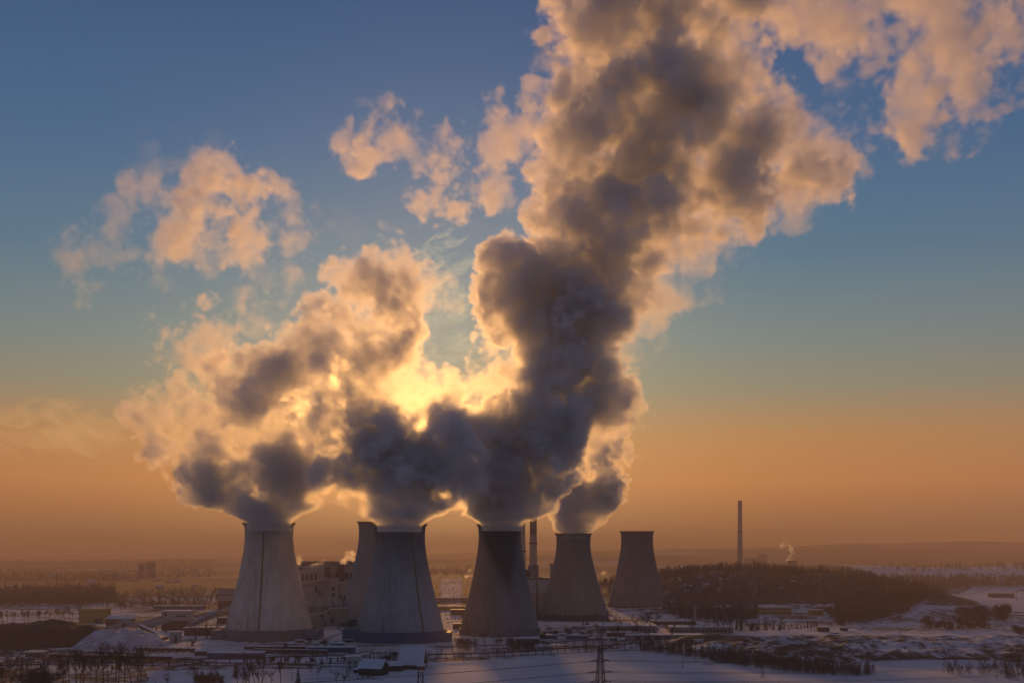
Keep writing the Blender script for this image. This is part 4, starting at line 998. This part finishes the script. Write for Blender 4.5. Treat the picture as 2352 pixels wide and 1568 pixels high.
belt("shadowy trees between the idle tower and the yellow block", [(1515, 1400), (1740, 1400), (1740, 1425), (1560, 1424)], 300, 11, 48, 90)
belt("dark scrub along the left rails", [(-60, 1500), (160, 1497), (330, 1510), (330, 1520), (-60, 1540)], 260, 4, 49, 120, M_twigred)
# villages far right
rr = random.Random(9)
for i in range(26):
    px, py = rr.uniform(2010, 2340), rr.uniform(1320, 1343); w = rr.uniform(6, 16)
    g = gp(px, py); k = 1/FPX*g.y
    building("village_house", "snowy-roofed house in the far village under the right-hand rise", "house", px, px+w, py-rr.uniform(2.5, 4.5), py, w*k*.7, rr.choice((M_white, M_brick, M_grey)), None, roof_kind='gable', ridge=2.2, over=.4, group="houses of the far village")
rr = random.Random(10)
for i in range(18):
    px, py = rr.uniform(-20, 470), rr.uniform(1316, 1350); w = rr.uniform(7, 16); g = gp(px, py); k = 1/FPX*g.y
    building("village_house", "snowy-roofed house far off among the left woods", "house", px, px+w, py-rr.uniform(2.5, 4), py, w*k*.7, rr.choice((M_white, M_brick, M_grey)), None, roof_kind='gable', ridge=2.2, over=.4, group="houses among the left woods")

# ------------------------------------------------------------------ haze
def haze(density, col, g_):
    mb = MB(); mb.box(-9000, 9000, -700, 14000, -8, 236)
    m = bpy.data.materials.new("haze_air"); m.use_nodes = True; t = m.node_tree; t.nodes.clear()
    v = N(t, "ShaderNodeVolumePrincipled"); o = N(t, "ShaderNodeOutputMaterial")
    v.inputs["Color"].default_value = (*col, 1); v.inputs["Density"].default_value = density; v.inputs["Anisotropy"].default_value = g_
    t.links.new(v.outputs[0], o.inputs["Volume"])
    ob = mb.build("haze", m); tag(ob, "thin brown winter haze over the plain", "haze", kind="stuff")
HAZE = True
if HAZE: haze(0.00019, (.88, .66, .46), .1)
# ------------------------------------------------------------------ steam volumes
def bspline_matrix(n, lo, step, cell, lat_lo, nl):
    x = (lo + np.arange(n)*step)/cell - lat_lo
    i = np.floor(x).astype(int); f = x-i
    M = np.zeros((n, nl), np.float32)
    w = ((1-f)**3/6, (3*f**3-6*f**2+4)/6, (-3*f**3+3*f**2+3*f+1)/6, f**3/6)
    for k in range(4):
        M[np.arange(n), i-1+k] += w[k]
    return M
def vnoise(rng, lo, dims, vox, cell):
    """smooth band-limited noise of unit deviation on the grid"""
    Ms, nls = [], []
    for a in range(3):
        c0 = math.floor(lo[a]/cell)-2
        nl = int(math.ceil((lo[a]+dims[a]*vox)/cell))-c0+4
        Ms.append(bspline_matrix(dims[a], lo[a], vox, cell, c0, nl)); nls.append(nl)
    L = rng.standard_normal(nls).astype(np.float32)
    t = np.tensordot(L, Ms[2], (2, 1))
    t = np.tensordot(t, Ms[1], (1, 1))
    t = np.tensordot(t, Ms[0], (0, 1))     # (z, y, x)
    return (t/ t.std()).transpose(2, 1, 0).copy()

STEAM = []
def steam(name, puffs, depth, vox, seed, amp=12.0, cell=42.0, edge=3.0, warp=14.0, octaves=6, floor_z=None, soft=4.0, thin_amp=1.0, gain=0.82, mouth=None, mouth_z=0, bias=0.0, tn=.4, holes=()):
    """puffs: (px, py, r_px, density, depth offset m). Density of 1 is thick steam."""
    rng = np.random.default_rng(seed)
    rnd = random.Random(seed)
    C = []
    for p in puffs:
        px, py, r, de = p[:4]
        rm = r/FPX*depth
        dz = p[4] if len(p) > 4 else rnd.uniform(-.45, .45)*rm
        c = P(px, py, depth+dz)
        # every billow is a core with smaller heads budding from it
        big = rm > 9 and not (floor_z is not None and py > 1195)
        C.append((c.x, c.y, c.z, rm*(.80 if big else 1), de))
        for _ in range((14 if de > .3 else 9) if big else 0):
            v = Vector((rnd.gauss(0, 1), rnd.gauss(0, 1), rnd.gauss(0, 1))).normalized()
            q = rm*rnd.uniform(.24, .46)
            b = c+v*(rm*rnd.uniform(.95, 1.12)-q)
            C.append((b.x, b.y, b.z, q, de*rnd.uniform(.75, 1.15)))
    C = np.array(C)
    m = warp+amp+3*vox
    lo = (C[:, :3]-C[:, 3:4]).min(0)-m; hi = (C[:, :3]+C[:, 3:4]).max(0)+m
    if floor_z is not None: lo[2] = max(lo[2], floor_z)
    dims = [int(math.ceil((hi[a]-lo[a])/vox)) for a in range(3)]
    X = [(lo[a]+np.arange(dims[a])*vox).astype(np.float32) for a in range(3)]
    # the warp lives on a coarse grid read at full resolution
    wx, wy, wz = [warp*(0.75*vnoise(rng, lo, dims, vox, cell*1.6)+0.45*vnoise(rng, lo, dims, vox, cell*.55))*0.6 for _ in range(3)]
    # no warp near the mouth
    if floor_z is not None:
        k = np.clip((X[2]-mouth_z-2)/60, 0, 1)[None, None, :]
        wx *= k; wy *= k; wz *= k
    E = np.full(dims, 1e-9, np.float32); Dn = np.zeros(dims, np.float32)
    reach = 3.0*soft
    for cx, cyy, cz, rm, de in C:
        c = (cx, cyy, cz); sl = []
        for a in range(3):
            i0 = max(0, int((c[a]-rm-m-reach-lo[a])/vox)); i1 = min(dims[a], int((c[a]+rm+m+reach-lo[a])/vox)+1)
            sl.append(slice(i0, i1))
        sl = tuple(sl)
        if any(s.stop <= s.start for s in sl): continue
        dx = X[0][sl[0]][:, None, None]+wx[sl]-cx
        dy = X[1][sl[1]][None, :, None]+wy[sl]-cyy
        dz = X[2][sl[2]][None, None, :]+wz[sl]-cz
        t = (rm-np.sqrt(dx*dx+dy*dy+dz*dz))/soft
        e = np.exp(np.clip(t, -5, 25))-math.exp(-5)
        E[sl] += e; Dn[sl] += e*de
    F = soft*np.log(E); De = (Dn/E)**1.6
    # voids between billows, deeper than wide, where the low sun shines through
    for px, py, r in holes:
        c = P(px, py, depth); rm = r/FPX*depth
        i0 = [max(0, int((v-q-lo[a])/vox)) for a, (v, q) in enumerate(((c.x, rm*1.9+warp), (c.y, 95+warp), (c.z, rm*1.9+warp)))]
        i1 = [min(dims[a], int((v+q-lo[a])/vox)+1) for a, (v, q) in enumerate(((c.x, rm*1.9+warp), (c.y, 95+warp), (c.z, rm*1.9+warp)))]
        sl = tuple(slice(p, q) for p, q in zip(i0, i1))
        dx = X[0][sl[0]][:, None, None]+wx[sl]*.5-c.x; dz = X[2][sl[2]][None, None, :]+wz[sl]*.5-c.z
        dy = (X[1][sl[1]][None, :, None]-c.y)/95
        q = (np.sqrt(dx*dx+dz*dz)/rm-np.sqrt(np.clip(1-dy*dy, 0, 1)))*rm
        F[sl] = np.minimum(F[sl], q)
    del wx, wy, wz, E, Dn
    Nn = np.zeros(dims, np.float32); Nf = np.zeros(dims, np.float32); a, c = 1.0, cell
    for o in range(octaves):
        n = vnoise(rng, lo, dims, vox, c)
        Nf += a*n
        Nn += a*(np.abs(n)-0.8)
        a *= gain; c *= 0.5
        if c < vox*1.5: break
    Nf /= Nf.std()
    thin = 1-np.clip(De*1.6, 0, 1)
    A = amp*(1+thin_amp*thin)
    if floor_z is not None:
        A = A*np.clip((X[2]-mouth_z)/40, 0.08, 1)[None, None, :]
    d = F+A*(Nn*(1-.6*thin)+Nf*tn*thin)+bias
    if floor_z is not None:     # below the rim only the mouth gives off steam
        bx, by, br = mouth
        rr = np.sqrt((X[0]-bx)[:, None]**2+(X[1]-by)[None, :]**2)
        qh = np.clip(X[2]-mouth_z, 0, None)[None, None, :]
        lip = (br-rr)[:, :, None]+.45*qh+.10*qh*qh+Nn*np.clip(qh*.45, .3, 8)
        low = np.clip(1-(X[2]-mouth_z)/24, 0, 1)[None, None, :]
        d = np.where(low > 0, np.minimum(d, lip), d)
    ed = edge*(1+6*thin)
    s = np.clip(d/ed, 0, 1)
    dens = De*s*s*(3-2*s)
    dens *= np.clip(1+(.2+thin*0.65)*Nf, 0.03, 2.2)
    dens[dens < 0.003] = 0
    if floor_z is not None: dens[:, :, 0] = 0
    ob = volume_object(name, dens, lo, dims, vox)
    print("STEAM", name, dims, int(np.prod(dims)/1e3), "k vox", round(time.time()-T0, 1))
    return ob

def steam_material():
    m = bpy.data.materials.new("steam"); m.use_nodes = True
    t = m.node_tree; t.nodes.clear()
    at = N(t, "ShaderNodeAttribute", attribute_name="density")
    o = N(t, "ShaderNodeOutputMaterial")
    dm = math_node(t, 'MULTIPLY', at.outputs["Fac"], STEAM_K)
    prev = None
    for g, w in ((0.93, 0.06), (0.58, 0.50), (0.0, 0.44)):
        v = N(t, "ShaderNodeVolumeScatter")
        v.inputs["Color"].default_value = (0.99, 0.970, 0.94, 1)
        v.inputs["Anisotropy"].default_value = g
        t.links.new(math_node(t, 'MULTIPLY', dm, w), v.inputs["Density"])
        if prev is None: prev = v; continue
        ad = N(t, "ShaderNodeAddShader")
        t.links.new(prev.outputs[0], ad.inputs[0]); t.links.new(v.outputs[0], ad.inputs[1]); prev = ad
    t.links.new(ad.outputs[0], o.inputs["Volume"])
    return m
STEAM_K = 0.165
STEAM_MAT = steam_material()

def volume_object(name, dens, lo, dims, vox):
    n = int(np.prod(dims))
    me = bpy.data.meshes.new(name); me.vertices.add(n)
    nx, ny, nz = dims
    # positions are the voxel centres, so the object's box is the steam's box
    co = np.empty((nx, ny, nz, 3), np.float32)
    co[..., 0] = (lo[0]+np.arange(nx)*vox)[:, None, None]
    co[..., 1] = (lo[1]+np.arange(ny)*vox)[None, :, None]
    co[..., 2] = (lo[2]+np.arange(nz)*vox)[None, None, :]
    me.vertices.foreach_set("co", co.ravel()); del co
    at = me.attributes.new("steam_density", 'FLOAT', 'POINT')
    at.data.foreach_set("value", np.ascontiguousarray(dens, dtype=np.float32).ravel())
    carrier = bpy.data.objects.new(name+"_grid_data", me)
    vd = bpy.data.volumes.new(name); vd.materials.append(STEAM_MAT)
    ob = bpy.data.objects.new(name, vd); COL.objects.link(ob)
    g = bpy.data.node_groups.new(name+"_grid", 'GeometryNodeTree')
    g.interface.new_socket("Geometry", in_out='INPUT', socket_type='NodeSocketGeometry')
    g.interface.new_socket("Geometry", in_out='OUTPUT', socket_type='NodeSocketGeometry')
    gi = g.nodes.new("NodeGroupInput"); go = g.nodes.new("NodeGroupOutput")
    vc = g.nodes.new("GeometryNodeVolumeCube")
    vc.inputs["Min"].default_value = lo
    vc.inputs["Max"].default_value = [lo[a]+(dims[a]-1)*vox for a in range(3)]
    for a, k in enumerate("XYZ"): vc.inputs["Resolution "+k].default_value = dims[a]
    pos = g.nodes.new("GeometryNodeInputPosition")
    sp = g.nodes.new("ShaderNodeSeparateXYZ"); g.links.new(pos.outputs[0], sp.inputs[0])
    idx = None
    for a, stride in ((0, ny*nz), (1, nz), (2, 1)):
        v = math_node(g, 'SUBTRACT', sp.outputs[a], float(lo[a]))
        v = math_node(g, 'DIVIDE', v, vox)
        v = math_node(g, 'ROUND', v)
        v = math_node(g, 'MINIMUM', math_node(g, 'MAXIMUM', v, 0.0), float(dims[a]-1))
        im = g.nodes.new("FunctionNodeIntegerMath"); im.operation = 'MULTIPLY_ADD'
        g.links.new(v, im.inputs[0]); im.inputs[1].default_value = stride
        if idx is None: im.inputs[2].default_value = 0
        else: g.links.new(idx, im.inputs[2])
        idx = im.outputs[0]
    na = g.nodes.new("GeometryNodeInputNamedAttribute"); na.data_type = 'FLOAT'; na.inputs[0].default_value = "steam_density"
    si = g.nodes.new("GeometryNodeSampleIndex"); si.data_type = 'FLOAT'; si.domain = 'POINT'
    oi = g.nodes.new("GeometryNodeObjectInfo"); oi.inputs[0].default_value = carrier
    g.links.new(oi.outputs["Geometry"], si.inputs["Geometry"]); g.links.new(na.outputs[0], si.inputs["Value"])
    g.links.new(idx, si.inputs["Index"])
    g.links.new(si.outputs[0], vc.inputs["Density"])
    sm = g.nodes.new("GeometryNodeSetMaterial"); sm.inputs["Material"].default_value = STEAM_MAT
    g.links.new(vc.outputs[0], sm.inputs["Geometry"]); g.links.new(sm.outputs[0], go.inputs[0])
    md = ob.modifiers.new("grid", 'NODES'); md.node_group = g
    return ob

# each plume, read off the photograph at the distance of its own tower
PLUME_A = [
 (412,1105,18,0.8),(425,1130,20,0.9),(455,1148,16,0.9),(500,1145,18,0.8),(520,1060,22,0.7),(545,1088,18,0.7),(600,1085,22,0.8),(672,1040,26,0.9),(705,1060,24,0.8),(735,1070,16,0.6),(560,1185,20,0.8),(535,1175,16,0.7),(690,1160,22,0.8),(660,1125,26,0.9),(440,1010,20,0.6),(425,1060,22,0.7),
 (560,880,34,0.6),(600,870,34,0.6),(650,860,36,0.6),(470,1000,30,0.6),(480,960,28,0.6),(620,960,30,0.5),(345,980,30,0.55),
 (420,900,44,0.454),(440,950,50,0.421),(500,860,44,0.389),(580,1000,60,0.486),(640,980,60,0.486),(700,1020,60,0.486),(720,960,60,0.518),(540,1030,44,0.486),(740,860,60,0.486),(680,770,46,0.389),(740,720,44,0.389),(390,1020,36,0.568),(330,930,38,0.454),(350,1020,34,0.498),(310,970,30,0.363),
 (610,1040,46,0.9),(650,1100,44,1),(570,1075,26,0.8),(474,1084,28,0.9),(520,1100,26,0.9),(450,1030,36,0.5),(600,900,60,0.6),(660,880,60,0.525),(560,950,50,0.486),(690,960,60,0.527),
 (618,1208,54,1,0),(610,1180,56,1,0),(562,1160,26,0.9),(600,1140,55,1),(655,1150,45,1),(690,1135,42,1),(700,1110,40,1),
 (650,1080,62,1),(640,1030,52,1),(610,1060,46,1),(690,1075,45,0.9),(545,1100,34,0.9),(500,1105,42,1),(452,1096,30,1),(482,1128,26,1),(430,1080,34,0.8),(725,1085,24,0.7),
 (430,1040,26,0.525),(460,1000,34,0.6),(480,960,34,0.6),(510,920,32,0.6),
 (340,980,42,0.535),(320,950,36,0.409),(370,1000,36,0.6),(345,1010,36,0.409),(420,980,50,0.409),(400,940,40,0.272),
 (560,1000,60,0.244),(560,940,60,0.51),(520,880,50,0.438),(570,860,55,0.6),(620,870,50,0.51),(650,850,44,0.6),(540,850,30,0.6),
 (640,930,70,0.51),(700,900,60,0.486),(700,990,60,0.51),(720,1050,50,0.292),(740,1110,40,0.244),(730,950,60,0.547),(680,830,50,0.438),(700,780,45,0.365),(740,760,45,0.438),(600,1000,50,0.292),(760,850,70,0.341),(770,920,60,0.486),(780,1000,50,0.292),(710,1150,30,0.244),(690,1185,22,0.194),
]
PLUME_B = [
 (788,975,30,.5),(760,985,30,.4),(800,940,30,.5),
 (790,860,44,.42),(830,930,34,.6),(760,820,34,.4),(840,880,34,.45),
 (900,800,44,0.52),(860,820,36,0.52),(940,790,30,0.52),(860,700,36,0.52),(820,740,34,0.52),(700,915,30,0.52),(760,910,36,0.52),(800,890,34,0.52),
 (1040,1130,40,1),(1060,1090,44,0.9),(990,1100,50,1),(1000,1040,50,1),(860,1010,60,1),(920,960,44,0.9),(790,1060,44,1),(930,1090,60,1),(1000,1010,40,0.9),
 (850,660,50,0.498),(890,600,44,0.443),(960,640,44,0.221),(990,660,30,0.177),(870,760,56,0.52),(920,820,46,0.52),(800,780,60,0.498),
 (918,1210,56,1,0),(918,1185,60,1,0),(880,1165,48,1),(940,1150,55,1),(1005,1165,36,1),(1020,1180,26,0.9),(900,1120,60,1),(850,1090,60,1),(800,1075,48,1),(770,1085,34,0.8),
 (830,1030,56,1),(890,1050,66,1),(950,1070,58,1),(1010,1070,54,1),(1050,1100,46,1),(870,980,60,1),(840,960,46,0.9),(930,1010,50,1),(980,1025,46,1),(1030,1050,36,0.9),
 (800,930,44,0.675),(770,900,40,0.52),(830,900,44,0.52),(890,900,50,0.395),(930,930,50,0.307),(950,970,50,0.286),(985,960,36,0.242),(930,880,55,0.351),(990,880,36,0.351),(1010,890,22,0.264),
 (850,840,55,0.52),(900,800,58,0.52),(940,810,36,0.52),(850,780,50,0.52),(830,730,50,0.493),(800,700,50,0.443),(870,700,55,0.52),(870,640,52,0.493),(870,600,36,0.443),(930,650,52,0.443),(980,650,36,0.149),(900,740,50,0.52),(800,650,36,0.443),
 (780,770,55,0.443),(740,730,50,0.443),(800,840,60,0.448),(780,1140,36,0.175),(830,1160,34,0.22),(840,1190,22,0.22),(1050,1170,50,0.22),(1080,1150,40,0.264),(1085,1185,24,0.175),(1010,1190,22,0.175),
 (870,870,50,0.439),(960,850,40,0.21),(990,1000,30,0.22),(1010,1110,40,0.8),(960,1110,44,0.9),
]
PLUME_C = [
 (1370,820,62,.9),(1395,740,62,.8),(1415,880,40,.75),(1375,900,50,.9),(1440,660,62,.75),(1250,760,62,.9),(1190,830,38,.55),(1175,740,50,.7),(1300,420,62,.6),(1290,330,52,.5),(1285,240,50,.42),(1340,770,60,.9),(1160,700,50,.75),(1480,600,60,.7),
 (1690,200,70,0.464),(1730,130,60,0.544),(1660,60,70,0.464),(1760,60,50,0.25),(1800,300,60,0.612),(1720,290,70,0.506),(1300,60,50,0.422),(1290,160,44,0.544),(1270,400,40,0.544),(1250,450,36,0.46),(1230,500,30,0.345),
 (1600,620,40,0.25),(1560,560,60,0.431),(1640,520,55,0.46),(1520,690,40,0.25),(1470,700,50,0.5),
 (1153,1212,50,1,0),(1153,1185,58,1,0),(1150,1150,68,1),(1110,1110,50,1),(1200,1130,66,1),(1250,1080,60,1),(1130,1060,64,1),(1190,1040,70,1),
 (1050,980,52,1),(1085,1000,55,1),(1020,955,30,0.8),(1130,970,60,1),(1190,960,62,1),(1270,1010,75,1),(1310,960,60,1),(1240,920,75,1),
 (1250,840,78,1),(1320,860,66,1),(1340,930,55,1),(1300,780,85,1),(1380,800,45,0.5),
 (1420,930,48,0.55),(1435,890,36,0.4),(1400,975,38,0.45),(1445,940,28,0.35),(1430,790,45,0.12),(1470,760,45,0.12),(1490,820,28,0.12),
 (1130,900,40,0.35),(1080,900,40,0.3),(1160,860,50,0.4),(1190,800,40,0.35),(1040,915,28,0.2),
 (1130,770,44,0.6),(1110,800,34,0.4),(1140,700,48,0.8),(1130,640,45,0.8),(1170,600,55,0.69),(1220,640,75,0.9),(1210,720,70,1),
 (1290,690,80,1),(1370,700,70,0.9),(1300,600,75,0.776),(1400,620,80,0.8),(1470,640,60,0.5),(1540,640,60,0.14),(1580,620,50,0.12),(1640,560,50,0.13),(1600,680,35,0.1),
 (1280,500,60,0.517),(1240,480,35,0.402),(1360,500,80,0.69),(1440,540,80,0.69),(1520,520,80,0.604),(1600,480,80,0.517),(1680,520,50,0.2),(1720,480,55,0.2),
 (1260,400,45,0.408),(1330,400,80,0.59),(1430,430,80,0.675),(1540,400,90,0.675),(1660,400,90,0.506),(1760,430,60,0.408),(1820,470,45,0.16),
 (1270,300,45,0.25),(1360,300,90,0.632),(1480,310,90,0.675),(1600,290,90,0.59),(1740,340,85,0.59),(1840,370,72,0.464),(1900,390,56,0.435),(1940,350,44,0.22),(1800,410,60,0.422),(1680,450,80,0.604),(1760,250,80,0.476),
 (1260,190,40,0.2),(1330,190,70,0.506),(1430,200,90,0.675),(1550,190,95,0.675),(1650,200,70,0.544),(1760,240,70,0.22),(1860,290,50,0.18),
 (1290,90,50,0.408),(1380,90,80,0.59),(1500,80,100,0.675),(1620,80,80,0.506),(1700,120,60,0.25),
 (1320,10,60,0.544),(1430,-20,90,0.59),(1560,-30,100,0.59),(1680,10,80,0.612),
]
PLUME_D = [
 (1318,1232,40,1,0),(1318,1205,42,1,0),(1310,1175,46,1),(1290,1140,38,1),(1340,1140,42,1),(1315,1100,44,1),(1300,1070,36,0.84),(1375,1130,32,1),(1395,1115,28,1),(1405,1090,26,1),(1370,1080,40,0.42),
 (1380,1045,42,0.84),(1400,1020,32,0.7),(1415,1050,24,0.49),(1350,1050,44,0.42),(1340,1020,40,0.196),(1380,990,40,0.168),(1320,1040,34,0.56),(1275,1175,18,0.168),(1360,1175,28,0.84),
]
CLOUD_E = [
 (830,300,33,0.153),(860,330,43,0.23),(840,345,29,0.204),(880,275,33,0.128),(910,290,39,0.178),(950,300,33,0.128),(960,330,37,0.128),(1000,350,39,0.153),(1030,360,43,0.23),(1070,370,43,0.23),(1010,400,43,0.204),(980,430,39,0.23),(1010,450,39,0.255),(1050,470,39,0.306),(1070,490,29,0.255),(1090,440,43,0.23),(1110,400,39,0.153),(1110,330,39,0.178),(1150,300,41,0.204),(1190,280,43,0.204),(1200,320,43,0.178),(1150,350,39,0.178),(1230,260,43,0.23),(1130,430,33,0.128),(1220,350,37,0.178)]
CLOUD_F = [
 (360,470,52,0.146),(390,520,58,0.194),(440,470,58,0.227),(430,540,62,0.243),(490,450,62,0.243),(500,520,72,0.275),(560,430,62,0.243),(580,490,72,0.259),(620,470,52,0.194),(600,550,58,0.211),(650,510,52,0.146),(660,560,48,0.146),(690,590,36,0.113),(530,580,58,0.162),(470,590,52,0.146),(390,590,48,0.13),(440,410,36,0.0972),(450,380,28,0.081),(345,350,30,0.0567),(420,330,30,0.0405),(480,325,24,0.0324),
 (250,510,36,0.0972),(230,540,36,0.081),(190,590,40,0.113),(240,600,46,0.113),(280,620,40,0.113),(200,640,40,0.0972),(250,650,38,0.081),(290,560,24,0.0486),(680,495,30,0.0972),(640,650,32,0.081),(600,640,32,0.0648),(400,640,32,0.0648),(260,690,24,0.0324),
 (570,700,36,0.194),(530,680,20,0.0648),(600,720,24,0.0972),(460,730,34,0.292),(470,780,36,0.3),(440,790,40,0.26),(370,780,34,0.226),(490,790,32,0.26),(420,820,26,0.13),(790,540,24,0.0486),(750,600,22,0.0243)]
CLOUD_G = [
 (1760,-10,60,0.173),(1820,20,60,0.202),(1880,50,60,0.216),(1930,90,60,0.23),(1980,60,70,0.216),(2000,140,56,0.216),(2050,200,60,0.23),(2080,130,70,0.173),(2080,260,56,0.23),(2100,310,44,0.202),(2160,240,60,0.245),(2170,170,70,0.23),(2190,290,40,0.144),(2230,200,60,0.202),(2260,130,80,0.23),(2320,70,90,0.259),(2180,70,80,0.202),(2060,20,80,0.173),(2220,-20,90,0.23),(2350,150,60,0.173),(2400,20,90,0.216),(2240,260,40,0.115),(2000,260,34,0.072),(1960,200,30,0.072),(1900,-40,80,0.202),(2350,-60,100,0.216)]
V = 1.25
def mouth_of(px, py, rpx, d):
    c = P(px, py, d); return dict(mouth=(c.x, c.y, rpx/FPX*d), mouth_z=c.z-1.5, floor_z=c.z-7)
def scaled(L, f, y0): return [(p[0], p[1], p[2]*(f if p[1] < 1160 and p[1] > y0 else 1))+p[3:] for p in L]
G1, G2 = "steam plumes of the cooling towers", "torn scraps of drifting steam"
def plume(label, *a, **k): tag(steam("steam_plume", *a, **k), label, "steam plume", G1)
def scrap(label, *a, **k): tag(steam("drifting_steam_cloud", *a, **k), label, "steam cloud", G2)
plume("ragged steam plume drifting left from the pale cooling tower", scaled(PLUME_A, .93, 1000), 1095, V, 7, amp=7.5, cell=26, warp=8, bias=3.5, holes=[(590,1126,18),(606,1134,14),(560,1050,16),(720,1130,16),(520,1060,16)], **mouth_of(618, 1203, 52, 1095))
plume("dark-bottomed steam plume above the blue-grey cooling tower, sun behind its right edge", scaled(PLUME_B, .92, 900), 1050, V, 8, amp=8, cell=27, warp=8, bias=4, holes=[(1012,1136,15),(1022,1025,15),(1042,1045,12),(1005,1005,12),(968,972,26),(935,962,18),(1060,1165,14)], **mouth_of(918, 1205, 54, 1050))
plume("huge grey steam plume rising from the sooty tower to the top of the sky", PLUME_C, 1141, 1.6, 11, amp=8, cell=28, warp=9, bias=6, holes=[(1262,916,10),(1066,920,16),(1040,1060,12),(1020,1030,14),(1530,930,9),(1590,690,16),(1440,830,14)], **mouth_of(1153, 1204, 50, 1141))
plume("small steam plume above the dark tower between the sooty and the idle one", PLUME_D, 1418, V, 12, amp=6.5, cell=24, warp=7, bias=1.5, **mouth_of(1318, 1226, 36, 1418))
scrap("ragged band of lit steam joining the huge plume from the left", CLOUD_E, 1250, 1.8, 21, amp=9, cell=24, warp=9, edge=4, bias=3.5, tn=.9)
scrap("orange torn steam cloud alone in the upper left sky", CLOUD_F, 1300, 1.8, 22, amp=9, cell=26, warp=8, edge=4, bias=4.5, tn=.65)
scrap("broad lit steam cloud filling the upper right corner", CLOUD_G, 1350, 2.4, 23, amp=11, cell=34, warp=9, edge=4, bias=4, tn=.9)
def wisp(label, L, d, seed): tag(steam("steam_wisp", L, d, max(.5, d*.0005), seed, amp=1.6*d/1300, cell=9*d/1300, warp=3*d/1300, edge=.8, soft=1.2, tn=.6, octaves=4), label, "steam wisp", "small steam wisps on the plant")
wisp("thick lit steam wisp beside the hidden tower over the boiler house roof", [(790,1292,9,.7),(800,1285,11,.8),(806,1276,9,.7),(797,1274,8,.6),(812,1290,9,.7),(783,1296,6,.5)], 1385, 31)
wisp("low steam wisp on the middle of the boiler house roof", [(728,1296,5,.6),(736,1291,6,.7),(743,1289,5,.5),(722,1299,4,.4)], 1385, 32)
wisp("steam wisp hugging the pale tower's right edge", [(679,1290,4,.5),(681,1280,5,.5),(678,1270,4,.35),(683,1256,4,.25)], 1385, 33)
wisp("small steam wisp between the blue-grey and the sooty tower", [(1074,1326,4,.6),(1075,1318,6,.7),(1076,1311,5,.5),(1068,1331,3,.4)], 1700, 34)
wisp("pink steam puff between the two right towers", [(1382,1324,6,.7),(1389,1318,8,.8),(1395,1312,6,.6),(1376,1330,4,.4)], 1750, 35)
wisp("faint steam trail above the small far cooling tower", [(1820,1280,9,.5),(1823,1270,9,.45),(1815,1262,7,.3),(1796,1252,8,.25),(1800,1240,7,.2),(1812,1284,7,.5)], 3600, 36)
